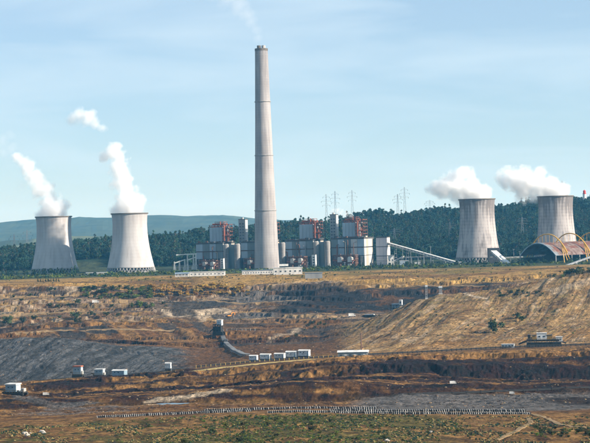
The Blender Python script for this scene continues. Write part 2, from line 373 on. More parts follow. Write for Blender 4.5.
# brown working benches, shade of the steps painted in near-black
lay(band(905, 1360), 'brown'); lay(band(905, 1360) * sstep(-0.03, 0.10, streak + lo * 0.4), 'ochre', 0.85)
lay(band(905, 1300) * sstep(0.0, 0.10, fbm(GX / 45, GY / 9, 5, 59)), 'dark', 0.9)
lay(frontz * face_f * sstep(.40, .50, bf), 'dark', .95); lay(frontz * face_f * (1 - sstep(.40, .50, bf)) * sstep(-.1, .0, hi), 'ochre', .8)  # dark step faces: shade painted into the soil colour
lay(band(903, 932, 5) * sstep(-0.12, 0.02, fbm(GX / 14, GY / 30, 4, 61)), 'dark', 0.75)  # shadow on the first step face, painted dark
lay(band(1060, 1125, 7) * ur(330, 900, 20) * sstep(-.16, -.02, hi + streak), 'dark', 0.9); lay(band(1125, 1180) * ur(330, 900, 20), 'brown', .8); lay(band(1085, 1180, 8) * ur(25, 115, 12), 'dark', 0.9)  # long dark bands: overhang shade painted in along with dark soil
lay(band(1090, 1130, 8) * sstep(-.05, .05, hi), 'dark', 0.6)
lay(band(1200, 1330) * ur(200, 330, 30), 'brown', 0.7)
lay(band(1150, 1340) * ur(300, 900, 30) * sstep(-.15, .0, streak), 'ochre', 0.85)
lay(band(1340, 1450), 'brown', 0.8); lay(band(1335, 1375, 6) * ur(0, 175, 10) * sstep(-.1, .05, spots), 'dark', .6)
lay(band(1290, 1350) * ur(45, 85, 10), 'tan', 0.8); lay(band(1290, 1355) * ur(135, 180, 8), 'tan', 0.7)
# far side
lay(band(1430, 1660), 'brown')
lay(np.clip(mound * 1.6, 0, 1), 'grey'); lay(mound * sstep(0.0, 0.10, fbm((GX * my_ - GY * mx_) / 7, (GX * mx_ + GY * my_) / 90, 4, 63)), 'dgrey', 0.9)
lay(band(1660, 1735, 8) * ur(108, 186, 6), 'grey', 1)
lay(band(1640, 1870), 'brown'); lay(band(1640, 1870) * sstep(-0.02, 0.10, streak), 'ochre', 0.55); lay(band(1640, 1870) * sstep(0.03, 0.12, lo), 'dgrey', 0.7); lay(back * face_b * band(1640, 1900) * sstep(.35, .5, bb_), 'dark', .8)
lay(band(1860, 2110), 'pink'); lay(band(1860, 2110) * sstep(-0.02, 0.09, streak), 'brown', 0.65); lay(band(1860, 2110) * sstep(0.05, 0.14, hi), 'tan', 0.6); lay(band(1860, 2110) * sstep(0.02, 0.12, fbm(GX / 50, GY / 16, 5, 58)), 'dgrey', .7)
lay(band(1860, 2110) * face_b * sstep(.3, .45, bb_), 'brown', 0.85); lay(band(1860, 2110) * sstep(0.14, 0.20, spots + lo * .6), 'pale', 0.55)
lay(band(1880, 2010) * ur(160, 230), 'dgrey', 0.85); lay(band(1900, 2060) * ur(270, 500, 18), 'coal', 0.97); lay(band(1900, 2060) * ur(270, 500, 18) * sstep(0.02, .12, fbm(GX / 26, GY / 10, 5, 73, .6)), 'brown', .8); lay(band(1950, 2080) * ur(285, 350, 10), 'coal', 0.75)
lay(band(1860, 2060) * ur(225, 300) * sstep(-0.05, 0.05, lo), 'floor', 0.8)
lay(band(1980, 2050) * ur(205, 300) * sstep(-0.03, .06, streak), 'dgrey', 0.8)
lay(band(2040, 2085) * ur(140, 215, 8), 'dgrey', 0.75)
lay(band(2035, 2130) * ur(345, 900), 'tan', 0.9); lay(band(2035, 2130) * ur(345, 900) * sstep(-0.02, 0.08, streak), 'brown', 0.55)
lay(heaps, 'brown', .9); lay(heaps * sstep(.0, .08, fbm(GX / 16 + GY / 40, GY / 70, 4, 36)), 'ochre', .8); lay(heaps * sstep(.02, .1, fbm(GX / 20 + GY / 50, GY / 60, 4, 38)), 'dgrey', .85)
# sand hill
lay(np.clip(hillside * 1.8, 0, 1), 'sand')
st1 = fbm(pe / 9, al / 110, 5, 65)
lay(hillside * sstep(-0.05, 0.10, st1), 'brown', 0.5); lay(hillside * sstep(0.07, 0.14, fbm(pe / 14, al / 200, 5, 66)), 'dark', .25); lay(hillside * sstep(0.09, 0.17, fbm(pe / 6, al / 60, 6, 67, .6)), 'pale', 0.5); lay(hillside * sstep(.03, .11, fbm(GX / 26, GY / 16, 6, 68, .65)), 'brown', .5); lay(hillside * sstep(.11, .17, fbm(GX / 18, GY / 12, 6, 69, .65)), 'dark', .35)
lay(hillside * sstep(0.10, 0.17, spots + lo * .4), 'green', 0.4); lay(hillside * band(1400, 1520) * sstep(-.05, .05, lo), 'ochre', 0.8)
# clay patches and dumps: strips of pale clay that lie there
def strip(pts, w, key, k=.85, d0=0, d1=9999):
    best = np.full(GX.shape, 1e9)
    for (ua, va), (ub, vb) in zip(pts, pts[1:]):
        ex, ey = ub - ua, (vb - va) * 2.5; t_ = np.clip(((wu - ua) * ex + (wv - va) * 2.5 * ey) / (ex * ex + ey * ey), 0, 1)
        best = np.minimum(best, np.hypot(wu - ua - t_ * ex, (wv - va) * 2.5 - t_ * ey))
    lay((1 - sstep(w * .6, w * 1.3, best)) * (GY > d0) * (GY < d1), key, k)
strip([(148, 402), (180, 400), (200, 398), (228, 391)], 6, 'pale', .8, 840, 1100)
strip([(165, 311), (175, 317), (185, 315), (202, 312)], 5, 'pale', .9, 1780, 2100)
strip([(203, 317), (214, 312), (226, 311)], 6, 'pale', .8, 1780, 2100)
strip([(245, 302), (270, 297), (285, 301)], 9, 'floor', .8, 1780, 2100)
strip([(330, 318), (360, 316), (385, 313)], 5, 'pink', .9, 1780, 2000)
strip([(270, 338), (290, 332), (300, 328)], 5, 'pale', .6, 1430, 1850)
strip([(462, 291), (474, 296), (486, 299)], 3.5, 'pale', 1, 1600, 1850)
strip([(555, 290), (575, 284), (590, 280)], 9, 'pale', .5, 1550, 1900)
strip([(20, 400), (60, 404), (95, 402)], 7, 'floor', .8, 840, 1200)
# plain and hills
lay(band(2095, 2300), 'tan'); lay(band(2095, 2300) * sstep(-.08, .06, lo + hi * .3), 'gold', .8); lay(band(2095, 2300) * sstep(0.02, 0.10, hi), 'ochre', 0.7); lay(band(2095, 2220) * sstep(-.02, 0.08, fbm(GX / 60, GY / 22, 5, 74)) * (1 - ur(200, 330, 20)), 'brown', .75); lay(band(2150, 2300) * sstep(.06, .14, lo - hi * .3), 'green', .6)
lay(sstep(2260, 2330, GY), 'yard'); lay(sstep(2800, 2860, GY), 'wood'); lay(sstep(4300, 5000, GY), 'far')
lay(sstep(2790, 2840, GY) * (1 - sstep(2900, 2960, GY)) * ur(60, 112, 5), 'yard')
# gravelly variation of every soil
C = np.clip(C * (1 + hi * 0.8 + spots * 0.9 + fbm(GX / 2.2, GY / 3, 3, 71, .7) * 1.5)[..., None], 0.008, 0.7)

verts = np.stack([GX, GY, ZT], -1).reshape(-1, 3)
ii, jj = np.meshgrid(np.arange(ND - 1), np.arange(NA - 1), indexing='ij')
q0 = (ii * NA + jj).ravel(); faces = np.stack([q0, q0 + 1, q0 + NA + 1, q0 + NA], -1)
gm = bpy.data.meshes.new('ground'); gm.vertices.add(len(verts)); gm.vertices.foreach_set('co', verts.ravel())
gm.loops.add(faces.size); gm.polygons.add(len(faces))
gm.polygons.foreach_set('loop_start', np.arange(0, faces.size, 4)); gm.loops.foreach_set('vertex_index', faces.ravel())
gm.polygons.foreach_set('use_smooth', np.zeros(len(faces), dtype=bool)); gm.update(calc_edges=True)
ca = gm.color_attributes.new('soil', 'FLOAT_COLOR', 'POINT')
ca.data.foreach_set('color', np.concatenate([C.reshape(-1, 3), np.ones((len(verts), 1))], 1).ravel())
def ground_material():
    m = bpy.data.materials.new('soil'); m.use_nodes = True; t = m.node_tree; t.nodes.clear()
    o = t.nodes.new('ShaderNodeOutputMaterial'); b = t.nodes.new('ShaderNodeBsdfPrincipled'); b.inputs['Roughness'].default_value = 0.95
    b.inputs['Specular IOR Level'].default_value = 0.1
    a = t.nodes.new('ShaderNodeAttribute'); a.attribute_name = 'soil'
    c = t.nodes.new('ShaderNodeTexCoord')
    n = t.nodes.new('ShaderNodeTexNoise'); n.inputs['Scale'].default_value = 0.55; n.inputs['Detail'].default_value = 5; n.inputs['Roughness'].default_value = 0.7
    t.links.new(c.outputs['Object'], n.inputs['Vector'])
    r = t.nodes.new('ShaderNodeMapRange'); r.inputs['From Min'].default_value = 0.3; r.inputs['From Max'].default_value = 0.7; r.inputs['To Min'].default_value = 0.45; r.inputs['To Max'].default_value = 1.55
    t.links.new(n.outputs['Fac'], r.inputs['Value'])
    mx = t.nodes.new('ShaderNodeVectorMath'); mx.operation = 'SCALE'
    t.links.new(a.outputs['Color'], mx.inputs[0]); t.links.new(r.outputs[0], mx.inputs['Scale']); t.links.new(mx.outputs[0], b.inputs['Base Color'])
    bp = t.nodes.new('ShaderNodeBump'); bp.inputs['Strength'].default_value = 0.6; bp.inputs['Distance'].default_value = 1.2
    t.links.new(n.outputs['Fac'], bp.inputs['Height']); t.links.new(bp.outputs[0], b.inputs['Normal'])
    t.links.new(b.outputs[0], o.inputs[0]); return m
gm.materials.append(ground_material())
ground = bpy.data.objects.new('ground', gm); COL.objects.link(ground)
tag(ground, 'open-cast pit of brown, grey and black soil below a dry grass plain', None, None, 'structure')

# far ridges
def ridge(name, label, d, depth, sky_pts, amp, seed, m):
    us = np.linspace(-900, 1500, 420); ds = np.linspace(-1, 1, 24)
    a = du(us); P = []
    top = np.array([at(u, np.interp(u, [p[0] for p in sky_pts], [p[1] for p in sky_pts]), d).z for u in us])
    for t in ds:
        y = d + t * depth; x = a * y
        prof = (1 - abs(t)) ** 0.8 if t < 0 else (1 - t) ** 1.1
        z = (top + 60) * prof - 60 + (fbm(x / 500, x * 0 + y / 500, 5, seed) * amp + fbm(x / 45, x * 0 + y / 45, 3, seed + 2) * 10) * (0.3 + 0.7 * prof)
        P.append(np.stack([x, x * 0 + y, z], -1))
    P = np.array(P); n = len(us)
    f = [(i * n + j, i * n + j + 1, (i + 1) * n + j + 1, (i + 1) * n + j) for i in range(len(ds) - 1) for j in range(n - 1)]
    me = bpy.data.meshes.new(name); me.from_pydata(P.reshape(-1, 3).tolist(), [], f); me.materials.append(m)
    o = bpy.data.objects.new(name, me); COL.objects.link(o); return tag(o, label, None, None, 'structure')
far_m = mat('far_woodland', (0.055, 0.075, 0.05), 0.95, 0.5, 0.006, col2=(0.028, 0.045, 0.032))
mid_m = mat('mid_woodland', (0.10, 0.12, 0.07), 0.95, 0.5, 0.006, col2=(0.03, 0.05, 0.034), stretch=(1, 0.4, 1), lo=.45, hi=.55)
ridge('distant_ridge', 'long hazy blue ridge on the horizon', 9500, 2200, [(-900, 236), (-60, 224), (0, 221.5), (40, 219), (80, 217), (120, 217), (150, 216), (200, 213), (225, 212.5), (250, 215), (285, 218.5), (330, 221), (400, 222), (1500, 222)], 50, 81, far_m)
ridge('wooded_rise', 'low wooded rise in haze behind the left cooling tower', 5400, 900, [(-900, 245), (-60, 241), (0, 240), (60, 236), (110, 233.5), (180, 233), (300, 236), (1500, 245)], 25, 87, mid_m)
# ------------------------------------------------------------------ cooling towers
shell_m = concrete_shell('tower_concrete', (0.44, 0.425, 0.42), (0.33, 0.31, 0.305), 0.22, 0.06)
old_m = concrete_shell('old_tower_concrete', (0.38, 0.35, 0.34), (0.15, 0.135, 0.13), 0.32, 0.06, .50, .70)
chim_m = concrete_shell('chimney_concrete', (0.34, 0.32, 0.315), (0.215, 0.20, 0.198), 0.35, 0.08, top=350.0)
rim_m = mat('rim_concrete', (0.13, 0.11, 0.09), 0.9)
leg_m = mat('leg_concrete', (0.30, 0.29, 0.28), 0.9)
dark_m = mat('dark_void', (0.03, 0.032, 0.035), 0.9)
def tower_profile(h, rb, rt, n=44, leg=7.0):
    zt = h * 0.80; rth = rt * 0.955                      # throat
    out = []
    for i in range(n + 1):
        z = leg + (h - leg) * i / n
        if z < zt: c = (zt - leg) / math.sqrt((rb / rth) ** 2 - 1)
        else: c = (h - zt) / math.sqrt((rt / rth) ** 2 - 1)
        out.append((rth * math.sqrt(1 + ((z - zt) / c) ** 2), z))
    return out
def cooling_tower(u, v, d, h, rb, rt, label, sm=None):
    p = on_d(u, v, d); t = thing('cooling_tower', label, 'cooling tower', (p.x, p.y, p.z - 0.3), 0, 'concrete cooling towers')
    o = tower_profile(h, rb, rt); i = [(r - 0.7, z) for r, z in reversed(o)]
    MB().lathe(o + i, 160, closed=True).build('shell', sm or shell_m, t, smooth=True)
    rr = o[-1][0]
    MB().lathe([(rr - 0.9, h - 1.3), (rr + 1.1, h - 1.3), (rr + 1.1, h + 0.35), (rr - 0.9, h + 0.35)], 96, closed=True).build('rim', rim_m, t)
    m = MB(); n = 44; r1 = o[0][0] - 0.3; r0 = r1 + 2.0
    for k in range(n):
        a = 2 * math.pi * k / n; da = math.pi / n
        for s in (-1, 1):
            m.beam((r0 * math.cos(a), r0 * math.sin(a), 0), (r1 * math.cos(a + s * da), r1 * math.sin(a + s * da), 7.3), 0.8)
    tag(m.build('support_columns', leg_m, t), None, None, None, 'stuff')
    MB().lathe([(r0 - 6, 0), (r0 - 6, 5.5)], 64, cap=True).build('fill_basin', dark_m, t)
    MB().lathe([(r0 + 2.5, 0), (r0 + 2.5, 1.4), (r0 + 1.9, 1.4), (r0 + 1.9, 0)], 64).build('basin_wall', leg_m, t)
    return t, p, h, rt
T1 = cooling_tower(55.0, 273, 2640, 91, 37.2, 28.8, 'leftmost cooling tower, partly shaded, with a steam plume drifting left')
T2 = cooling_tower(131.0, 272, 2560, 92, 37.0, 28.2, 'bright cooling tower second from the left, with a tall upright plume')
T3 = cooling_tower(478.5, 262, 2620, 101, 36.0, 28.8, 'streaked cooling tower right of the sloping conveyor gallery', old_m)
T4 = cooling_tower(557.0, 261, 2660, 103, 36.0, 28.8, 'rightmost cooling tower, standing behind the yellow-arched shed', old_m)

# ------------------------------------------------------------------ chimney
p = on_d(267.0, 268, 2530); CH = thing('chimney', 'very tall tapering concrete power station chimney', 'chimney', (p.x, p.y, p.z - 0.3)); CHP = p
hc = 340.0; pr = []
for i in range(41):
    t = i / 40; pr.append((19.4 - 9.6 * t - 1.0 * math.sin(math.pi * t) * 0.6, hc * t))
MB().lathe(pr, 64).build('shaft', chim_m, CH, smooth=True)
MB().lathe([(9.9, hc - 9.5), (10.15, hc - 9.5), (10.15, hc - 8.6), (9.9, hc - 8.6)], 48, closed=True).build('gallery_ring', leg_m, CH)
MB().lathe([(9.2, hc - 3.0), (10.15, hc - 3.0), (10.15, hc + 0.5), (9.2, hc + 0.5)], 48, closed=True).build('crown', rim_m, CH)
MB().lathe([(0.5, hc - 1), (9.3, hc - 1)], 48).build('roof_slab', dark_m, CH)
flue_m = mat('flue_steel', (0.42, 0.40, 0.38), 0.6, 0.5, 0.8)
for k in range(4):
    a = math.pi / 4 + k * math.pi / 2
    MB().lathe([(3.0, hc - 1.2), (3.0, hc + 5.0), (2.6, hc + 5.0), (2.6, hc - 1.2)], 20, (5.0 * math.cos(a), 5.0 * math.sin(a), 0), closed=True).build('flue', flue_m if k % 2 else rim_m, CH)
for zz in (90, 175, 258):
    r = float(np.interp(zz, [q[1] for q in pr], [q[0] for q in pr]))
    MB().lathe([(r - .1, zz), (r + 1.0, zz), (r + 1.0, zz + 1.1), (r - .1, zz + 1.1)], 48, closed=True).build('walkway', leg_m, CH)

# ------------------------------------------------------------------ boiler units: a row seen obliquely, its right end nearer
RA = math.radians(-20.0)
RO = at(364.0, 267.0, 2540); RO.z = 0.0
RX = Vector((math.cos(RA), math.sin(RA), 0)); RN = Vector((-RX.y, RX.x, 0))      # along the row; away from the camera
def row_pt(u, v, t=0.0):
    """photo pixel -> (along, height) on the vertical plane t metres behind the facade"""
    r = ray(u, v); o = RO + RN * t
    k = (o.x * RN.x + o.y * RN.y) / (r.x * RN.x + r.y * RN.y)
    P = Vector((r.x * k, r.y * k, CAMZ + r.z * k)); return (P - RO).dot(RX), P.z
def row_world(s, t, z): return RO + RX * s + RN * t + Vector((0, 0, z))
panel_b = mat('panel_blue', (0.29, 0.36, 0.42), 0.55, 0.25, 0.1, (1, 1, .2))
panel_d = mat('panel_slate', (0.15, 0.18, 0.185), 0.6, 0.25, 0.1, (1, 1, .2))
panel_g = mat('panel_pale', (0.46, 0.45, 0.43), 0.55, 0.18, 0.1, (1, 1, .2))
panel_s = mat('panel_stone', (0.24, 0.25, 0.25), 0.7, 0.3, 0.1, (1, 1, .2))
panel_t = mat('panel_cream', (0.38, 0.33, 0.27), 0.6, 0.2, 0.1, (1, 1, .2))
core_m = mat('dark_cladding', (0.050, 0.048, 0.048), 0.8, 0.4, 0.2)
roof_m = mat('roof_felt', (0.085, 0.075, 0.07), 0.9, 0.4, 0.15)
red_m = mat('red_oxide_steel', (0.30, 0.085, 0.045), 0.75, 0.5, 0.15, col2=(0.13, 0.055, 0.04))
rust_m = mat('rusty_brown', (0.16, 0.08, 0.055), 0.8, 0.5, 0.2, col2=(0.12, 0.07, 0.05))
white_m = mat('white_paint', (0.58, 0.57, 0.54), 0.6, 0.28, 0.22, (1, 1, .3))
offw_m = mat('stained_white', (0.45, 0.43, 0.40), 0.65, 0.3, 0.2, (1, 1, .3))
win_m = mat('window_glass', (0.05, 0.065, 0.08), 0.15, 0.3, 0.4)
steel_m = mat('galvanised_steel', (0.25, 0.26, 0.27), 0.5, 0.25, 0.5, metal=0.3)
silo_m = mat('cylinder_cladding', (0.27, 0.26, 0.25), 0.6, 0.5, 0.12, (1, 1, .15))

def rbox(m, s0, s1, t0, t1, z0, z1):
    """box in the local frame of the row (x along, y away)"""
    return m.box(((s0 + s1) / 2, (t0 + t1) / 2, z0), (s1 - s0, t1 - t0, z1 - z0))
def lattice(m, x0, x1, y0, y1, z0, z1, nx, ny, nz, w=0.7, brace=True):
    xs = [x0 + (x1 - x0) * i / nx for i in range(nx + 1)]; ys = [y0 + (y1 - y0) * i / ny for i in range(ny + 1)]; zs = [z0 + (z1 - z0) * i / nz for i in range(nz + 1)]
    for x in xs:
        for y in ys: m.beam((x, y, z0), (x, y, z1), w)
    for z in zs[1:]:
        for y in ys: m.beam((x0, y, z), (x1, y, z), w, w * 1.3)
        for x in xs: m.beam((x, y0, z), (x, y1, z), w, w * 1.3)
    if brace:
        for i in range(nx):
            for k in range(nz):
                if (i + k) % 2: m.beam((xs[i], y0, zs[k]), (xs[i + 1], y0, zs[k + 1]), w * 0.6)
                else: m.beam((xs[i + 1], y0, zs[k]), (xs[i], y0, zs[k + 1]), w * 0.6)
    return m
def boiler_unit(idx, label, ul, ur_, vtop, cyl=True, up=None, end_wall=False):
    """ul..ur_ : facade edges; up: (u0,u1,vtop,vbot) of the upper boiler block"""
    um = (ul + ur_) / 2
    s0, _ = row_pt(ul, 255); s1, _ = row_pt(ur_, 255); _, zt = row_pt(um, vtop)
    base = row_world(s0, 0, 0); gz = -0.4
    t = thing('boiler_house', label, 'boiler house', (base.x, base.y, gz), RA, 'boiler houses of the power station')
    w = s1 - s0; zt -= gz; dep = 50.0
    rbox(MB(), 0, w, 0, dep, 0, zt).build('building_core', core_m, t)
    rbox(MB(), -0.6, w + 0.6, -0.6, dep + 0.6, zt, zt + 1.2).build('main_roof', roof_m, t)
    # two storeys of wall panels between dark bands
    zb = [(zt * 0.40, zt * 0.66), (zt * 0.70, zt * 0.97)]
    ws = 0; k = 0; seq = [panel_b, panel_d, panel_b, panel_d] if not end_wall else [panel_d, panel_b, panel_d, panel_g, panel_b]
    n = len(seq) if end_wall else 4
    pw = w / n
    for i in range(n):
        for (a, b) in zb:
            rbox(MB(), i * pw + 0.25, (i + 1) * pw - 0.25, -0.45, 0.0, a, b).build('wall_panel', seq[i], t)
    for (a, b) in zb:
        rbox(MB(), -0.2, w + 0.2, -0.9, -0.02, b + 0.1, b + 0.9).build('band_gutter', rust_m if b < zt * .8 else roof_m, t)
    if end_wall:
        for i in range(5):
            for (a, b) in [(zt * 0.02, zt * 0.38)] + zb:
                y0 = i * dep / 5 + 0.3; y1 = (i + 1) * dep / 5 - 0.3
                MB().box((w + 0.25, (y0 + y1) / 2, a), (0.5, y1 - y0, b - a)).build('end_wall_panel', [panel_g, panel_t, panel_g, panel_g, panel_t][i], t)
    else:
        for i in range(4):
            for (a, b) in [(zt * 0.02, zt * 0.38)] + zb:
                y0 = i * dep / 4 + 0.3; y1 = (i + 1) * dep / 4 - 0.3
                MB().box((w + 0.25, (y0 + y1) / 2, a), (0.5, y1 - y0, b - a)).build('end_wall_panel', panel_t if i % 2 else panel_g, t)
    # ground floor: openings with reddish plant and pale hoods
    for i in range(5):
        x = w * (0.1 + 0.2 * i)
        MB().box((x, -0.4, 0), (1.2, 0.8, zt * 0.38)).build('pillar', leg_m, t)
    # upper boiler block on the roof
    u0, u1, v0, v1 = up
    a0, za = row_pt(u0, v0, 12); a1, zc = row_pt(u1, v1, 12); a0 -= s0; a1 -= s0; za -= gz
    zc = zt + 1.2
    blk = rbox(MB(), a0, a1, 12, 36, zc + 1.5, za).build('upper_boiler_block', panel_b, t)
    rbox(MB(), a0 - 0.4, a1 + 0.4, 11.5, 36.4, zc, zc + 1.5).build('red_base_beam', rust_m, t)
    MB().box((a1 + 0.22, 24, zc + 1.8), (0.4, 23, za - zc - 2.2)).build('upper_end_panel', panel_g, t)
    for i in range(1, 4): rbox(MB(), a0 + (a1 - a0) * i / 4 - 0.12, a0 + (a1 - a0) * i / 4 + 0.12, 11.7, 12.0, zc + 1.6, za - 0.1).build('panel_seam', panel_d, t)
    # red steelwork above and beside it
    m = MB(); hgt = (za - zc)
    lattice(m, a0 - 1, a1 + 1, 13, 35, za, za + 3.6, 5, 2, 1, 0.55)
    lattice(m, a0 + (a1 - a0) * 0.35, a1, 16, 32, za + 3.6, za + 8.6, 3, 1, 2, 0.5)
    m.build('roof_steelwork', red_m, t)
    m = MB()
    for i in range(4):
        x = a0 + (a1 - a0) * (0.12 + 0.25 * i); m.tube([(x, 14, za + 0.6), (x, 34, za + 0.6)], 1.3, 10)
    m.tube([(a0 + 2, 20, za + 5.0), (a1 - 1, 20, za + 5.0)], 1.2, 10); m.tube([(a1 - 5, 15, za + 2), (a1 - 5, 15, za + 9.5)], 0.9, 10)
    m.build('steam_header', red_m, t)
    st = MB(); lattice(st, a1 + 1.2, a1 + 13.5, 8, 30, zc, za + 4.5, 2, 2, 5, 0.55); st.build('side_steelwork', red_m, t)
    pf = MB()
    for k in range(1, 5): pf.box((a1 + 7.4, 19, zc + (za + 4.5 - zc) * k / 5), (12.8, 22, 0.35))
    pf.build('platform', rust_m, t)
    d = MB(); d.tube([(a1 + 5, 6.5, zc + 2), (a1 + 5, 6.5, za + 1), (a1 + 7, 14, za + 5)], 1.5, 10); d.tube([(a1 + 10.5, 8, zc), (a1 + 10.5, 8, zc + hgt * .7), (a1 + 14.5, 8, zc + hgt * .75)], 1.3, 10)
    d.tube([(a1 + 1.5, 7, zc + hgt * .45), (a1 + 15.5, 7, zc + hgt * .45)], 1.1, 10)
    d.build('red_duct', red_m, t)
    MB().box((a1 + 9, 14, za - 3), (3.0, 4.0, 3.2)).build('control_cabin', offw_m, t)
    MB().box((a1 + 15, 10, zc), (7, 9, 2.2)).build('roof_house', panel_t, t)
    d = MB()
    for i in range(3): MB().tube([(a0 - 8 + i * 2.5, 14, zc - .1), (a0 - 8 + i * 2.5, 14, zc + 1.6)], 0.7, 8).build('roof_vent', offw_m, t)
    rq = random.Random(idx * 7 + 3)
    for i in range(5):      # pipes and ducts climbing the facade
        x = w * rq.uniform(.05, .95); z1 = zt * rq.uniform(.35, .95); r_p = rq.uniform(.4, .9)
        MB().tube([(x, -1.6, 0), (x, -1.6, z1), (x + rq.uniform(-5, 5), -1.6, z1 + .8)], r_p, 8).build('facade_pipe', [rust_m, steel_m, red_m, panel_t][i % 4], t)
    for i in range(6):      # plant rooms and coolers on the roof
        x = w * rq.uniform(.02, .9); y = rq.uniform(2, 9)
        MB().box((x, y, zt + 1.2), (rq.uniform(2, 6), rq.uniform(2, 4), rq.uniform(.8, 3.0))).build('roof_unit', [roof_m, rust_m, offw_m, core_m][i % 4], t)
    if cyl:
        for (ua, ub) in ((ur_ + 0.3, ur_ + 5.4), (ur_ + 11.2, ur_ + 16.9)):
            c0, _ = row_pt(ua, 255, -4); c1, _ = row_pt(ub, 255, -4); r = (c1 - c0) / 2; cx = (c0 + c1) / 2 - s0
            cyo = MB().lathe([(r, 0), (r, zt * .93), (r * .8, zt * .955), (r * .8, zt * .97)], 28, (cx, -2.5, 0), cap=True).build('gas_cylinder', silo_m, t, smooth=False)
            for q in range(1, 5):
                MB().lathe([(r + .05, zt * q / 5), (r + .22, zt * q / 5), (r + .22, zt * q / 5 + .5), (r + .05, zt * q / 5 + .5)], 28, (cx, -2.5, 0), closed=True).build('stiffening_ring', leg_m, cyo)
        g0, _ = row_pt(ur_ + 5.8, 255, 3); g1, _ = row_pt(ur_ + 11, 255, 3)
        rbox(MB(), g0 - s0, g1 - s0, 3, 30, 0, zt * 0.93).build('link_block', panel_d, t)
    return t, s0, s1, zt + gz
def ground_plant(ul, ur_, vtop, label):
    """reddish fan and hopper plant with pale hoods in front of a unit"""
    tt = -24.0
    s0, _ = row_pt(ul, 262, tt); s1, _ = row_pt(ur_, 262, tt); _, zt = row_pt((ul + ur_) / 2, vtop, tt); w = s1 - s0
    b = row_world(s0, tt, 0); t = thing('fan_house', label, 'fan house', (b.x, b.y, ground_z(b.x, b.y) - 0.3), RA, 'reddish fan houses in front of the boiler houses')
    m = MB(); lattice(m, 0, w, 0, 16, 0, zt, 5, 2, 3, 0.7); m.build('steel_frame', rust_m, t)
    rbox(MB(), 1, w - 1, 8, 16, 0.4, zt - 1).build('rear_wall', rust_m, t)
    for i in range(2):
        x = w * (0.22 + 0.46 * i)
        m = MB().prism([(x, zt * 0.42), (x + w * .20, zt * 0.42), (x + w * .20, zt * .74), (x + w * .16, zt * .86), (x + w * .03, zt * .86), (x, zt * .74)], -2.0, 6.0)
        m.build('hood', offw_m, t)
        MB().tube([(x + w * .1, 3, zt * .84), (x + w * .1, 3, zt * 1.12)], 1.0, 10).build('vent_stack', rust_m, t)
        MB().box((x + w * .10, -2.2, 0.3), (w * .14, 5, zt * .26)).build('fan_casing', offw_m if i else rust_m, t)
    m = MB(); m.tube([(0, -1, zt * .55), (w, -1, zt * .55)], 0.9, 8); m.tube([(w * .9, -1, 0.3), (w * .9, -1, zt * .55)], 0.9, 8); m.build('pipe', red_m, t)
    return t
PT = 45.2
U1_ = boiler_unit(0, 'boiler house with red roof steelwork at the left end of the row', 196.3, 223.0, 243.4, True, (209.5, 222.8, 227.6, 240))
U2_ = boiler_unit(1, 'boiler house mostly hidden behind the tall chimney', 241.2, 268.2, 242.0, True, (254.7, 268, 226.0, 238.5))
U3_ = boiler_unit(2, 'boiler house with red roof steelwork just right of the chimney', 285.6, 313.2, 240.6, True, (299.2, 313.2, 224.6, 236.5))
U4_ = boiler_unit(3, 'boiler house with a bright pale end wall, right end of the row', 331.5, 364.2, 238.4, False, (342.3, 355.6, 222.8, 234.5), True)
ground_plant(199, 216, 260.5, 'low reddish fan house below the left end boiler house')
ground_plant(244, 261, 258.5, 'reddish fan house left of the chimney foot')
ground_plant(287, 304, 256.6, 'reddish fan house with pale hoods right of the chimney foot')
ground_plant(333, 355, 255.0, 'reddish fan house before the right end boiler house')
# small white service towers beside the cylinders
def white_tower(u0, u1, vt, label, tt=-12):
    s0, _ = row_pt(u0, 262, tt); s1, _ = row_pt(u1, 262, tt); _, z = row_pt((u0 + u1) / 2, vt, tt); b = row_world((s0 + s1) / 2, tt, 0)
    t = thing('service_tower', label, 'tower', (b.x, b.y, ground_z(b.x, b.y) - 0.3), RA); w = s1 - s0
    MB().box((0, 0, 0), (w, 6, z)).build('tower_body', white_m, t); MB().box((0, 0, z), (w + .8, 6.8, .6)).build('roof', roof_m, t)
    for q in range(4): MB().box((0, -3.05, z * (.15 + .2 * q)), (w * .5, .12, z * .09)).build('window', win_m, t)
white_tower(221.2, 224.0, 258.2, 'narrow white service tower left of a tall grey cylinder')
white_tower(312.4, 316.0, 254.5, 'narrow white service tower under the third boiler house')
# stair towers rising above the roofs
def stair_tower(u0, u1, vt, label, tt=22):
    s0, _ = row_pt(u0, 230, tt); s1, _ = row_pt(u1, 230, tt); _, z = row_pt((u0 + u1) / 2, vt, tt); b = row_world(s0, tt, 0); w = s1 - s0
    w *= 0.72; dep = 11.0
    t = thing('stair_tower', label, 'tower', (b.x, b.y, -0.4), RA, 'stair towers between the boiler houses')
    rbox(MB(), 0, w, 0, dep, 0, z).build('tower_body', panel_s, t)
    rbox(MB(), -.4, w + .4, -.4, dep + .4, z, z + 1.0).build('roof', roof_m, t)
    rbox(MB(), w * .3, w * .6, 2, 6, z + 1, z + 3.6).build('lift_room', offw_m, t)
    for q in range(9):
        for k in range(2): rbox(MB(), w * (.14 + .42 * k), w * (.14 + .42 * k) + w * .24, -.12, 0.02, z * .42 + q * z * .06, z * .42 + q * z * .06 + z * .030).build('window', win_m, t)
    MB().box((w + 0.2, dep / 2, z * .05), (.35, dep - 1, z * .94)).build('white_end_wall', white_m, t)
stair_tower(238.6, 247.8, 219.4, 'grey stair tower just left of the chimney')
stair_tower(330.2, 338.6, 214.6, 'grey stair tower left of the right end boiler house, steam beside it')
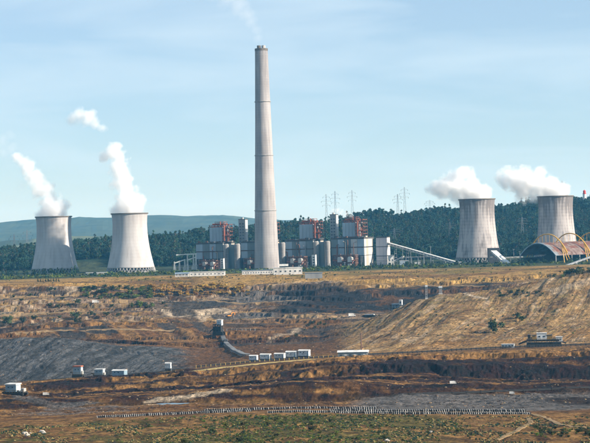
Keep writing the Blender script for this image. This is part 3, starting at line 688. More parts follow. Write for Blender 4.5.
# grey block and white box beyond the end wall
def grey_block():
    tt = 44
    s0, _ = row_pt(376.2, 250, tt); s1, _ = row_pt(387.0, 250, tt); _, z = row_pt(381, 237.2, tt); b = row_world(s0, tt, 0); w = s1 - s0
    t = thing('bunker_house', 'plain lilac-grey bunker house at the head of the sloping gallery', 'building', (b.x, b.y, -0.4), RA)
    rbox(MB(), 0, w, 0, 16, 0, z).build('building_core', core_m, t)
    lil = mat('panel_lilac', (0.40, 0.40, 0.44), .6, .15, .1, (1, 1, .2))
    for i in range(3):
        for k in range(3):
            rbox(MB(), w * i / 3 + .12, w * (i + 1) / 3 - .12, -.4, 0, z * (0.02 + .33 * k), z * (.33 + .33 * k) - .2).build('wall_panel', lil, t)
    for k in range(3): MB().box((w + .2, 8, z * (.02 + .33 * k)), (.4, 15.6, z * .31 - .2)).build('end_wall_panel', white_m, t)
    for k in (.10, .20): rbox(MB(), .2, w - .2, -.75, -.42, z * k, z * k + .9).build('pale_ledge', white_m, t)
    rbox(MB(), -.4, w + .6, -.6, 16.4, z, z + .8).build('roof', roof_m, t)
    return b, w, z
GB = grey_block()
def simple_hall(name, label, cat, u0, u1, vb, vt, dep, wallm, roofm, nwin=0, d=None, rz=None, gable=False, roof_h=0.5, group=None):
    pa = on_plane(u0, vb) if d is None else on_d(u0, vb, d); dd = pa.y
    pb = on_d(u1, vb, dd); w = (pb - pa).length; h = (at((u0 + u1) / 2, vt, dd).z - ground_z((pa.x + pb.x) / 2, dd))
    t = thing(name, label, cat, (pa.x, pa.y, min(pa.z, pb.z) - 0.4), rz or 0.0, group); h += .4
    rh = roof_h if not gable else h * .3
    rbox(MB(), 0, w, 0, dep, 0, h - rh).build('wall', wallm, t)
    if gable:
        MB().add([(-.5, -.6, h - rh), (w + .5, -.6, h - rh), (w + .5, dep / 2, h), (-.5, dep / 2, h), (-.5, dep + .6, h - rh), (w + .5, dep + .6, h - rh)], [(0, 1, 2, 3), (3, 2, 5, 4), (0, 3, 4), (1, 5, 2), (0, 4, 5, 1)]).build('roof', roofm, t)
    else: rbox(MB(), -.5, w + .5, -.5, dep + .5, h - rh, h).build('roof', roofm, t)
    for i in range(nwin):
        x = w * (i + .5) / nwin
        wo = rbox(MB(), x - w / nwin * .18, x + w / nwin * .18, -.10, .05, h * .42, h * .60).build('window', win_m, t)
        rbox(MB(), x - w / nwin * .22, x + w / nwin * .22, -.2, .02, h * .39, h * .42).build('sill', offw_m, wo)
    return t
slate_m = mat('slate_roof', (0.17, 0.22, 0.27), .7, .3, .3)
simple_hall('low_office', 'long low white office with a row of windows at the chimney foot', 'building', 242, 273, 275.0, 270.0, 16, white_m, slate_m, 12)
ws_ = simple_hall('white_workshop', 'bright white workshop block right of the chimney foot', 'building', 273.5, 302.5, 275.0, 267.6, 20, white_m, white_m, 6)
rbox(MB(), 8, 20, 6, 16, 11.8, 14.4).build('roof_house', white_m, ws_)
simple_hall('low_office', 'low white shed in front of the left end boiler house', 'building', 189.5, 225, 276.4, 271.6, 14, white_m, offw_m, 9)
simple_hall('low_office', 'small blue-grey roofed shed left of the white shed', 'building', 175, 188.5, 277.0, 272.4, 12, offw_m, slate_m, 4, gable=True)
simple_hall('low_shed', 'small blue-grey roofed shed at the edge of the yard left of the workshop row', 'building', 305, 322, 275.5, 272.6, 9, panel_s, slate_m, 0)
simple_hall('basin_shed', 'thin white-roofed shed between the two left cooling towers', 'building', 86, 107, 274.6, 272.4, 8, offw_m, white_m, 5)
simple_hall('yard_store', 'white box-shaped store beside the bunker house', 'building', 388.4, 394.0, 264.5, 255.2, 10, white_m, offw_m, 2, d=2560)
simple_hall('yard_office', 'blue-fronted low building under the sloping gallery', 'building', 400, 408.5, 266.0, 260.6, 10, panel_b, white_m, 4, d=2530)
simple_hall('yard_store', 'small white store in the yard under the gallery', 'building', 415, 421.5, 266.5, 262.2, 8, white_m, white_m, 2, d=2500)
simple_hall('yard_shed', 'low pale shed with a long white roof near the gallery foot', 'building', 429, 441, 267.6, 264.8, 8, offw_m, white_m, 3, d=2480)

# ------------------------------------------------------------------ sloping conveyor gallery
def gallery(name, label, A, B, w, h, m_side, m_roof, legs):
    A = Vector(A); B = Vector(B); dirv = (B - A); Ln = dirv.length; t = thing(name, label, 'conveyor gallery', A)
    up = Vector((0, 0, 1)); e = dirv.normalized(); sx = e.cross(up).normalized(); uy = sx.cross(e).normalized()
    O = Vector((0, 0, 0)); E = B - A
    MB().beam(O, E, w, h).build('gallery_wall', m_side, t)
    MB().beam(O + uy * (h / 2 + .25), E + uy * (h / 2 + .25), w + .8, .45).build('gallery_roof', m_roof, t)
    nw = int(Ln / 7)
    for k in range(nw):
        c = E * ((k + .5) / nw); q = -sx if sx.y > 0 else sx
        MB().beam(c + q * (w / 2 + .03) - e * 1.6, c + q * (w / 2 + .03) + e * 1.6, .1, h * .28, up=(0, 0, 1)).build('window', win_m, t)
    for f in legs:
        c = E * f; gz = ground_z(A.x + c.x, A.y + c.y) - A.z - .2; m = MB()
        for s in (-1, 1):
            m.beam(c + sx * s * w * .4 - uy * h * .4, Vector((c.x + sx.x * s * w * .8, c.y + sx.y * s * w * .8, gz)), .5)
        hgt = c.z - gz
        nb = max(1, int(hgt / 7))
        for k in range(1, nb + 1):
            z = gz + hgt * k / (nb + 1); ww = w * (.8 - .4 * k / (nb + 1)); m.beam(c * 1 + Vector((sx.x * ww, sx.y * ww, z - c.z)), c + Vector((-sx.x * ww, -sx.y * ww, z - c.z)), .35)
        m.build('trestle', steel_m, t)
    return t
ga = row_world(row_pt(387.6, 243.5, 48)[0], 48, 0); ga.z = at(388, 243.6, ga.y).z
gb = at(456, 263.0, 2480)
gallery('conveyor_gallery', 'long white covered conveyor sloping down to the right from the bunker house', ga, gb, 4.2, 3.4, offw_m, white_m, (.12, .3, .48, .66, .84))
def transfer_house(label, u0, u1, vb, vt, d, wm, rm_):
    return simple_hall('transfer_house', label, 'transfer house', u0, u1, vb, vt, 12, wm, rm_, 2, d=d)
transfer_house('white transfer house where the long sloping gallery ends', 455.5, 463.5, 267.5, 262.0, 2472, white_m, white_m)
transfer_house('dark transfer house at the foot of the third cooling tower', 488.6, 500.4, 264.5, 248.0, 2540, core_m, roof_m)
gallery('inclined_gallery', 'short wide white-roofed gallery slanting down from the dark transfer house', at(493.5, 251.5, 2532), at(507.5, 264.0, 2490), 9.0, 2.6, white_m, white_m, (.3, .6))
gallery('yard_conveyor', 'small pale conveyor rising to the right in the yard beside the white store', at(394, 261.5, 2545), at(404, 256.5, 2550), 2.0, 1.6, offw_m, white_m, (.3, .7))
gallery('yard_conveyor', 'thin level pipe bridge across the yard under the long gallery', at(404, 257.5, 2600), at(432, 257.0, 2590), 1.6, 1.0, steel_m, offw_m, (.05, .28, .5, .72, .95))
gallery('yard_conveyor', 'low pale conveyor running right behind the third tower foot', at(498, 258.2, 2640), at(523, 257.0, 2640), 2.2, 1.4, offw_m, white_m, (.2, .5, .8))
def mast(label, u, vb, vt, d, name='lamp_mast'):
    p = on_d(u, vb, d); h = at(u, vt, d).z - p.z; t = thing(name, label, 'mast', (p.x, p.y, p.z - .2), 0, 'thin masts in the plant yard')
    MB().lathe([(.45, 0), (.25, h)], 8, cap=True).build('pole', steel_m, t); MB().box((0, 0, h - .6), (3.2, .5, .5)).build('lamp_bar', steel_m, t)
for k, (u, vb, vt) in enumerate([(403, 265, 247), (411, 265, 252), (431, 266, 246.5), (424, 266, 252), (514, 262, 249), (520, 262, 251), (308, 274, 262), (345, 273, 262), (363, 268, 256), (330, 273, 263)]):
    mast('thin grey mast standing in the plant yard', u, vb, vt, 2480 + (k % 3) * 20)

# ------------------------------------------------------------------ switchyard gantry, left of the boiler houses
def gantry():
    b = on_d(174, 270, 2560); t = thing('switchyard_gantry', 'white steel switchyard gantry left of the boiler houses', 'gantry', (b.x, b.y, b.z - .3))
    s = 2560 / F
    for k, (u, vt) in enumerate([(0.5, 261.5), (5.5, 260.5), (10.8, 259.0), (13.5, 254.5), (19.5, 254.0), (22.0, 253.5)]):
        for y in (0, 9):
            z = at(174 + u, vt, 2560).z - b.z; m = MB(); x = u * s
            for dx in (-.7, .7): m.beam((x + dx * 1.6, y, 0), (x + dx * .5, y, z), .45)
            for q in range(4): m.beam((x - .8, y, z * (q + .2) / 4), (x + .8, y, z * (q + .8) / 4), .25)
            m.build('post', white_m, t)
    for (ua, va, ub, vb) in [(.5, 263, 11, 259.5), (13, 260, 22, 257), (2.5, 254.8, 22.5, 253.6)]:
        za = at(174 + ua, va, 2560).z - b.z; zb_ = at(174 + ub, vb, 2560).z - b.z
        for y in (0, 9): MB().beam((ua * s, y, za), (ub * s, y, zb_), 1.3, 1.5).build('cross_beam', white_m, t)
    for i in range(6): MB().box((i * 6.5 + 2, 4.5, 0.2), (2.4, 2.4, 6)).build('transformer', panel_g, t)
    lattice(MB(), 2, 36, 14, 22, 0, 8, 8, 1, 2, .4).build('busbar_frame', steel_m, t)
gantry()

# ------------------------------------------------------------------ arched coal store with yellow tubular arches
def coal_store():
    al_ = math.radians(40.0); span = 72.0; ln = 235.0
    c = at(538.0, 262.0, 2470); c.z = ground_z(c.x, c.y)
    t = thing('coal_store', 'long rusty barrel-roofed coal store under yellow tubular arches', 'store shed', (c.x, c.y, c.z - .3), al_)
    eave, crown = 11.0, 30.0
    def arc(f, r_off=0):          # f -1..1 across
        x = f * span / 2; return x, eave + (crown - eave) * (1 - abs(f) ** 2.0) + r_off
    yel = mat('yellow_steel', (0.62, 0.34, 0.035), .5, .2, .3)
    cols = [mat('roof_rust', (0.12, 0.045, 0.03), .8, .5, .12, col2=(0.16, 0.07, 0.045)), mat('roof_faded', (0.22, 0.17, 0.15), .7, .4, .12, col2=(0.10, .055, .042)), mat('roof_grey', (0.16, 0.17, 0.18), .7, .3, .12)]
    na, nl = 14, 30; rr = random.Random(4)
    for i in range(nl):          # corrugated roof sheets, each its own piece
        for k in range(na):
            f0 = -1 + 2 * k / na; f1 = f0 + 2 / na; x0 = ln * i / nl + .12; x1 = ln * (i + 1) / nl - .12
            y0, z0 = arc(f0); y1, z1 = arc(f1)
            P = [(x0, -y0, z0), (x1, -y0, z0), (x1, -y1, z1), (x0, -y1, z1)]; dz = .35 + rr.random() * .2
            m = MB().add([(a, b, e + dz) for a, b, e in P] + P, [(0, 1, 2, 3), (7, 6, 5, 4), (0, 4, 5, 1), (1, 5, 6, 2), (2, 6, 7, 3), (3, 7, 4, 0)])
            if k < 3: mm = cols[0]
            else: mm = cols[2] if i == 0 else (cols[0] if rr.random() < .56 else cols[1])
            if i < 9 and rr.random() < .35: mm = cols[1]
            m.build('roof_sheet', mm, t)
    for x in (0.0, ln):
        MB().tube([(x, -arc(-1 + 2 * k / 24)[0], arc(-1 + 2 * k / 24)[1] - .3) for k in range(25)], .8, 8).build('edge_rib', panel_b, t)
    for s in (-1, 1):
        for k in range(14):
            MB().box((ln * k / 13, s * (span / 2 - .6), 0), (1.0, 1.0, eave)).build('column', leg_m, t)
    rbox(MB(), 1.0, ln, span / 2 - 1.2, span / 2 - .9, 0, eave - 3).build('rear_wall', core_m, t)
    # coal pile inside
    MB().add([(14, -20, 0), (ln - 6, -20, 0), (ln - 6, 24, 0), (14, 24, 0), (30, 2, 15), (ln - 22, 2, 15)], [(0, 1, 5, 4), (1, 2, 5), (2, 3, 4, 5), (3, 0, 4), (3, 2, 1, 0)]).build('coal_pile', mat('coal', (.02, .02, .022), .8), t)
    for x in (22.0, 74.0, 126.0, 178.0, 226.0):
        pts = []
        for k in range(33):
            f = -1 + 2 * k / 32; pts.append((x, -f * (span / 2 + 3), 15.0 + 28.0 * (1 - abs(f) ** 2.15)))
        ar = MB().tube(pts, .9, 10).build('yellow_arch', yel, t)
        m = MB()
        for s in (-1, 1):
            for dx in (-8, 0, 8): m.tube([(x, s * (span / 2) * .78, 15 + 28 * (1 - .72 ** 2.15)), (x + dx, s * (span / 2 + 4), 0)], .6, 8)
        m.build('splayed_leg', yel, ar)
        m = MB()
        for k in range(3, 30, 3):
            f = -1 + 2 * k / 32; m.beam(pts[k], (x, -f * (span / 2 + 3), arc(max(-1, min(1, f)))[1]), .22)
        m.build('hanger_rod', yel, ar)
coal_store()
gallery('feed_conveyor', 'grey conveyor climbing right towards the coal store', at(560, 268.0, 2300), at(592, 256.5, 2330), 2.4, 1.8, steel_m, steel_m, (.25, .5, .75))

# ------------------------------------------------------------------ pylons on the hills
def pylon(u, vt, d, label, vb=None, wid=7.0, arms=3):
    p = on_d(u, 215, d); h = at(u, vt, d).z - p.z
    u2 = u
    t = thing('power_pylon', label, 'pylon', (p.x, p.y, p.z - .3), random.uniform(-.3, .3), 'lattice power pylons'); h += .3
    m = MB()
    def hw(z): return wid / 2 * (1 - z / h * .86)
    zs = [h * (1 - .86 ** k) / (1 - .86 ** 9) for k in range(10)]
    for sx in (-1, 1):
        for sy in (-1, 1): m.beam((sx * wid / 2, sy * wid / 2, 0), (sx * hw(h), sy * hw(h), h), .24)
    for k in range(9):
        a, b = hw(zs[k]), hw(zs[k + 1])
        for sy in (-1, 1):
            m.beam((-a, sy * a, zs[k]), (b, sy * b, zs[k + 1]), .13); m.beam((a, sy * a, zs[k]), (-b, sy * b, zs[k + 1]), .13)
    m.build('lattice_mast', steel_m, t)
    for k in range(arms):
        z = h * (.70 + .11 * k); w = (8.5, 11, 7.5)[k]; m = MB()
        m.beam((-w, 0, z), (w, 0, z), .26); m.beam((-w, 0, z), (0, 0, z + h * .05), .16); m.beam((w, 0, z), (0, 0, z + h * .05), .16)
        co = m.build('cross_arm', steel_m, t)
        mm = MB()
        for x in (-w, w): mm.lathe([(.25, -3), (.3, 0)], 6, (x, 0, z), cap=True)
        mm.build('insulator', win_m, co)
for (u, vt, d, lab) in [(326.5, 194, 3680, 'leftmost of the three pylons above the right end boiler house'), (335.5, 191, 3700, 'middle pylon of the three above the right end boiler house'), (352.5, 190, 3680, 'pylon left of the tall ridge pines'),
                        (398, 194, 3650, 'shorter pylon right of the tall ridge pines'), (405, 187, 3620, 'tallest pylon on the ridge left of the right-hand steam'), (430, 200, 3560, 'pylon on the ridge near the steam of the third tower'),
                        (449.5, 222, 3080, 'pale pylon in the wood left of the third cooling tower'), (522, 217, 3100, 'pale pylon in the wood between the two right cooling towers'), (563, 181, 3620, 'pylon on the hill behind the rightmost cooling tower'),
                        (26.5, 230, 3150, 'pale pylon left of the leftmost cooling tower'), (13.5, 234, 3200, 'pale pylon near the left edge of the wood'), (394, 228, 3050, 'pylon standing in the wood above the sloping gallery')]:
    pylon(u, vt, d, lab)
# white and red hilltop tower
p = on_d(584.5, 196, 3560); h = at(584.5, 189.5, 3560).z - p.z
t = thing('hilltop_tower', 'small white tower with a red top on the hill at the right edge', 'tower', (p.x, p.y, p.z - .5)); h = max(h, 14)
MB().lathe([(4.2, 0), (3.6, h * .74)], 20, cap=True).build('white_shaft', white_m, t)
MB().lathe([(4.2, h * .74), (4.2, h * .78), (3.0, h * .78), (3.0, h * .90), (3.4, h * .91), (.3, h)], 20, cap=True).build('red_top', mat('red_paint', (.5, .05, .04), .6), t)
# ------------------------------------------------------------------ tracks
def smooth_path(pts, dmin, n=70, dmax=2150):
    P = []; seg = len(pts) - 1
    for i in range(n + 1):
        t = i / n * seg; k = min(int(t), seg - 1); f = t - k
        P.append((pts[k][0] * (1 - f) + pts[k + 1][0] * f, pts[k][1] * (1 - f) + pts[k + 1][1] * f))
    hit = [on(u, v, dmin, dmax) for u, v in P]
    a = np.array([h.x / h.y for h in hit]); d = np.array([h.y for h in hit])
    ker = np.ones(9) / 9; d = np.convolve(np.pad(d, 4, mode='edge'), ker, 'valid')
    return [Vector((x * y, y, ground_z(x * y, y))) for x, y in zip(a, d)]
def track(name, label, pts, dmin, w, m, lift=.3, n=70, dmax=2150, dfix=None):
    P = smooth_path(pts, dmin, n, dmax) if dfix is None else [on_d(pts[0][0] + (pts[1][0] - pts[0][0]) * i / n, 365, dfix[0] + (dfix[1] - dfix[0]) * i / n) for i in range(n + 1)]; V = []; Fc = []
    for i, p_ in enumerate(P):
        e = (P[min(i + 1, len(P) - 1)] - P[max(i - 1, 0)]); e.z = 0; e = e.normalized(); s = Vector((-e.y, e.x, 0))
        ww = w * (0.8 + 0.4 * random.random()) / 2
        for f, dz in ((-1.15, -.6), (-1, lift), (-.3, lift + .05), (.3, lift + .05), (1, lift), (1.15, -.6)):
            q = p_ + s * f * ww; V.append((q.x, q.y, ground_z(q.x, q.y) + dz))
    for i in range(len(P) - 1):
        for k in range(5): Fc.append((i * 6 + k, i * 6 + k + 1, (i + 1) * 6 + k + 1, (i + 1) * 6 + k))
    o = MB().add(V, Fc).build(name, m); return tag(o, label, None, None, 'structure')
tr_m = mat('track_dust', (.22, .145, .07), .95, .3, .2); tp_m = mat('pale_clay', (.30, .25, .20), .95, .3, .15); ty_m = mat('yellow_dust', (.36, .26, .09), .95, .3, .15)
track('dirt_track', 'pale track winding across the benches at the far left', [(0, 316), (40, 314), (80, 311), (98, 305), (128, 301)], 1850, 7, tr_m)
track('dirt_track', 'sandy track curving to the right edge of the foreground', [(530, 414), (545, 418), (560, 425), (575, 427.5), (592, 428)], 600, 2.6, tr_m, dmax=1000)
track('dirt_track', 'sandy track rising to the conveyor end in the foreground', [(496, 441), (515, 432), (531, 423), (528, 418)], 600, 2.2, tr_m, dmax=1000)
track('dirt_track', 'straight haul road along the top of the black wall', [(365, 286.6), (420, 286.2), (485, 286.5)], 1990, 2.5, tr_m, .1)
track('dirt_track', 'pale track climbing the sand hill towards the plain', [(508, 306), (530, 291), (545, 281), (562, 272)], 1600, 6, tr_m, dmax=1850)
track('dirt_track', 'yellow dusty strip along the row of white cabins', [(192, 371.5), (225, 367.5), (262, 363.5), (312, 359.3)], 1200, 16, ty_m, .25, dmax=1345)
track('dirt_track', 'tan track running down the sand hill beside the shed', [(345, 349), (375, 334), (405, 317), (425, 299)], 1430, 4, tr_m, .2, dmax=1760)
track('dirt_track', 'brown haul track below the dark heaps at the far left', [(0, 334), (60, 331), (120, 329.5), (175, 331)], 1740, 5, tr_m, .2)
track('dirt_track', 'thin pale track along the upper far left bench', [(0, 299), (40, 297), (80, 296)], 1900, 4, tr_m, .15)
track('dirt_track', 'pale track curving round the pit below the workshop', [(205, 300), (240, 304), (275, 302), (300, 300)], 1850, 5, tr_m, .2)
track('dirt_track', 'haul track crossing the centre of the far pit wall', [(260, 318), (300, 317), (345, 317)], 1780, 4, tr_m, .15)
# puddle
pp = on(172, 404.2, 830); m = MB(); n = 28; V = [(0, 0, 0)]
for k in range(n):
    a = 2 * math.pi * k / n; r = 1 + .18 * math.sin(3 * a + 1) + .1 * math.sin(5 * a); V.append((8.5 * r * math.cos(a), 4 * r * math.sin(a), 0))
m.add(V, [(0, k + 1, (k + 1) % n + 1) for k in range(n)])
zmax = max(ground_z(pp.x + v[0] * .5, pp.y + v[1] * .5) for v in V)
tag(m.build('puddle', mat('pond_water', (.04, .06, .08), .08, .1, .2), None, (pp.x, pp.y, zmax + .1)), 'narrow blue puddle beside pale sand in the brown pit floor', None, None, 'structure')

# ------------------------------------------------------------------ belt conveyors
belt_m = mat('belt_rubber', (.03, .03, .03), .8); idler_m = mat('idler_paint', (.44, .42, .38), .7, .5, .25); girder_m = mat('girder_steel', (.055, .052, .048), .7, .3, .5)
def conveyor(label, path, h=1.6, w=2.2, pitch=1.7, m_id=None, m_belt=None, name='belt_conveyor', group=None):
    """path: ground points; belt on idler frames"""
    path = [Vector(p_) for p_ in path]
    # resample
    cum = [0]
    for a, b in zip(path, path[1:]): cum.append(cum[-1] + (b - a).length)
    tot = cum[-1]; n = max(2, int(tot / pitch)); Q = []
    for i in range(n + 1):
        s = tot * i / n; k = min(max(int(np.searchsorted(cum, s)) - 1, 0), len(path) - 2); f = (s - cum[k]) / max(1e-6, cum[k + 1] - cum[k])
        q = path[k].lerp(path[k + 1], f); Q.append(Vector((q.x, q.y, ground_z(q.x, q.y))))
    zz = np.array([q.z for q in Q]); k9 = min(15, (len(Q) // 2) * 2 - 1); k9 = max(1, k9)
    zs = np.convolve(np.pad(zz, k9 // 2, mode='edge'), np.ones(k9) / k9, 'valid')[:len(Q)]; zs = np.maximum(zs, zz + .05 - .3)
    c = Q[0].copy(); t = thing(name, label, 'conveyor', c, 0, group)
    top = [Vector((q.x, q.y, z + h)) - c for q, z in zip(Q, zs)]
    st = max(1, int(6 / pitch)); P = top[::st] + ([top[-1]] if (len(top) - 1) % st else [])
    bm_ = MB(); gm_ = MB()
    for a, b in zip(P, P[1:]):
        bm_.beam(a, b, w, .18)
        s = (b - a).cross(Vector((0, 0, 1))).normalized() * w * .55
        gm_.beam(a + s - Vector((0, 0, .45)), b + s - Vector((0, 0, .45)), .22, .4); gm_.beam(a - s - Vector((0, 0, .45)), b - s - Vector((0, 0, .45)), .22, .4)
    bm_.build('belt', m_belt or belt_m, t); gm_.build('girder', girder_m, t)
    im0 = MB(); dk = MB(); busy = m_id is None and pitch < 3
    for i in range(len(Q) - 1):
        im = dk if busy and random.random() < .12 else im0
        e = (top[i + 1] - top[i]).normalized(); s = e.cross(Vector((0, 0, 1))).normalized()
        a = top[i]; hh = random.uniform(.1, .4)
        for k in (-1, 1):
            foot = Vector(((Q[i] - c).x, (Q[i] - c).y, ground_z(Q[i].x, Q[i].y) - c.z - .2)) + s * k * w * .72
            if busy and random.random() < .12: continue
            foot += e * random.uniform(-.3, .3) if busy else Vector()
            im.beam(foot, a + s * k * w * .62 + Vector((0, 0, hh)), random.uniform(.14, .26) if busy else .3)
        im.beam(a + s * w * .66 + Vector((0, 0, hh)), a - s * w * .66 + Vector((0, 0, hh * .6)), random.uniform(.14, .26) if busy else .35)
    im = im0
    tag(im.build('idler_frames', m_id or idler_m, t), None, None, None, 'stuff')
    if dk.v: tag(dk.build('dark_idler_frames', girder_m, t), None, None, None, 'stuff')
    return t
def lp(u0, u1, v, d0, d1=None, n=24):
    d1 = d1 or d0; return [on_d(u0 + (u1 - u0) * i / n, v, d0 + (d1 - d0) * i / n) for i in range(n + 1)]
conveyor('white-framed belt conveyor crossing the left foreground', lp(97, 252, 414, 790, 800), 0.7, 2.2, 1.0)
conveyor('white-framed belt conveyor in the centre foreground, behind the other two', lp(205, 378, 410, 812, 815), 0.7, 2.0, 1.15)
conveyor('nearest white-framed belt conveyor in the right foreground', lp(268, 531, 413, 783), 0.7, 2.2, 1.0)
conveyor('white-framed belt conveyor just behind the nearest one', lp(330, 526, 410, 796), 0.75, 2.2, 1.1)
conveyor('thin dark conveyor along the edge of the grey floor, small vans beside it', lp(395, 594, 388, 900, 915), .8, 1.4, 8, girder_m)
gy_m = mat('guard_yellow', (.60, .42, .10), .6, .25, .4)
conveyor('yellow-guarded conveyor in front of the row of white cabins', lp(196, 338, 360, 1338, 1344), 1.2, 2.4, 4, gy_m)
conveyor('dark conveyor running along the terrace edge to the big machine', lp(368, 535, 350, 1345, 1352), 1.4, 2.2, 4, girder_m)
conveyor('dark conveyor leaving the big machine at the right edge', lp(556, 596, 346, 1352), 1.4, 2.2, 4, girder_m)
conveyor('dark conveyor curving down into the pit from the stacker', smooth_path([(221, 330), (223, 338), (227, 346), (235, 352), (248, 357.5)], 1420, 50, 1800), 2.0, 3.4, 4, steel_m)
conveyor('thin level conveyor with pale posts right of the stacker', smooth_path([(227, 331), (243, 331), (260, 331)], 1600, 30, 1900), 2.0, 2.0, 5)
conveyor('dark conveyor line along the terrace edge behind the left cabins', lp(20, 180, 380, 1356), 1.4, 2.2, 5, girder_m)

# ------------------------------------------------------------------ cabins, sheds and machines of the pit
cab_m = mat('cabin_pale', (.50, .53, .54), .5, .40, .5); cabb_m = mat('cabin_bluegrey', (.20, .28, .34), .5, .2, .4); blk_m = mat('machine_black', (.028, .028, .026), .7, .4, .4); ylw_m = mat('machine_yellow', (.22, .14, .04), .6, .3, .4); roofr_m = mat('cabin_red_roof', (.32, .11, .06), .7)
orange_m = mat('machine_orange', (.60, .22, .03), .55, .2, .4)
def px(d): return d / F
def wheel(m, c, r, w): 
    P = []; n = 14
    for y in (-w / 2, w / 2):
        for k in range(n): a = 2 * math.pi * k / n; P.append((c[0] + r * math.cos(a), c[1] + y, c[2] + r * math.sin(a)))
    return m.add(P, [tuple(range(n)), tuple(range(2 * n - 1, n - 1, -1))] + [(k, k + n, (k + 1) % n + n, (k + 1) % n) for k in range(n)])
def drive_cabin(u0, u1, vb, vt, d, label, wallm=cab_m, rm_=white_m, rz=-.35, stilt=.30, group=None, base_w=1.0, name='drive_cabin'):
    p_ = on_d((u0 + u1) / 2, vb, d); w = (u1 - u0) * px(d) * .92; H = (vb - vt) * px(d); dep = w * .55
    t = thing(name, label, 'cabin', (p_.x, p_.y, p_.z - .2), rz, group); z0 = H * stilt
    m = MB()
    for x in (-w * .45, -w * .15, w * .15, w * .45):
        for y in (-dep * .4, dep * .4): m.beam((x, y, 0), (x, y, z0), .35)
    m.beam((-w * .45, -dep * .4, 0.2), (w * .15, -dep * .4, z0), .25); m.beam((w * .45, -dep * .4, 0.2), (-w * .15, -dep * .4, z0), .25)
    m.build('stilt_frame', girder_m, t)
    MB().box((0, 0, z0 * .55), (w * base_w * 1.05, dep * 1.05, z0 * .4)).build('deck', girder_m, t)
    hb = H - z0
    MB().box((0, 0, z0), (w, dep, hb * .84)).build('cabin_wall', wallm, t)
    MB().add([(-w * .54, -dep * .58, H - hb * .16), (w * .54, -dep * .58, H - hb * .16), (w * .54, dep * .58, H - hb * .16), (-w * .54, dep * .58, H - hb * .16), (-w * .54, 0, H), (w * .54, 0, H)], [(0, 1, 5, 4), (2, 3, 4, 5), (0, 4, 3), (1, 2, 5), (3, 2, 1, 0)]).build('roof', rm_, t)
    for k in range(2):
        MB().box((-w * .28 + k * w * .30, -dep / 2 - .03, z0 + hb * .46), (w * .10, .1, hb * .16)).build('window', win_m, t)
    do = MB().box((w * .40, -dep / 2 - .04, z0 + hb * .05), (w * .12, .12, hb * .6)).build('door', cabb_m, t)
    MB().box((w * .36, -dep / 2 - .13, z0 + hb * .3), (.1, .1, .25)).build('handle', girder_m, do)
    m = MB(); m.beam((w * .58, -dep * .5, 0), (w * .58, -dep * .1, z0), .2); m.beam((w * .66, -dep * .5, 0), (w * .66, -dep * .1, z0), .2); m.build('ladder', steel_m, t)
    return t, w, dep, H
labs = ['smallest pale cabin at the left end of the row beside the yellow strip', 'second pale cabin from the left in the row of five', 'middle cabin of the row of five, slightly greyer', 'fourth pale cabin in the row of five', 'rightmost and tallest of the five pale cabins']
for k, (a, b, vt_) in enumerate([(249.3, 258.0, 352.2), (260.2, 271.2, 351.6), (274.4, 285.4, 351.6), (285.9, 297.9, 350.2), (298.7, 310.4, 349.4)]):
    drive_cabin(a, b, 359.2 - k * .2, vt_, 1356 + (k % 2) * 3, labs[k], [cab_m, cab_m, panel_g, cab_m, cab_m][k], group='pale cabins on stilts in a row')
# long shed and its pole
ps = on_d(338, 359, 1350); w = 30 * px(1350); t = thing('long_shed', 'low long shed with a white pitched roof beside a brown pole', 'shed', (ps.x, ps.y, ps.z - .3), -.10)
rbox(MB(), 0, w, 0, 8, 0, 3.9).build('wall', panel_d, t)  # dark front: its shade is put into the wall colour
MB().add([(-.6, -.6, 3.9), (w + .6, -.6, 3.9), (w + .6, 4, 5.3), (-.6, 4, 5.3), (-.6, 8.6, 3.9), (w + .6, 8.6, 3.9)], [(0, 1, 2, 3), (3, 2, 5, 4), (0, 3, 4), (1, 5, 2), (0, 4, 5, 1)]).build('roof', white_m, t)
for i in range(6): rbox(MB(), w * (.06 + .155 * i), w * (.06 + .155 * i) + 2.2, -.1, .05, .9, 2.3).build('window', offw_m if i % 2 else win_m, t)
rbox(MB(), w - 1.2, w + .1, -.12, 8.1, 0, 2.8).build('lit_end_wall', offw_m, t)  # pale end: the sunlit side put into the colour
pq = on_d(361.5, 354, 1366); t = thing('brown_pole', 'tall brown pole rising behind the white-roofed shed', 'pole', (pq.x, pq.y, pq.z - .3)); hp = 23 * px(1366)
MB().lathe([(.55, 0), (.38, hp)], 10, cap=True).build('shaft', rust_m, t); MB().box((0, 0, hp - 1), (2.4, .3, .3)).build('cross_bar', rust_m, t)
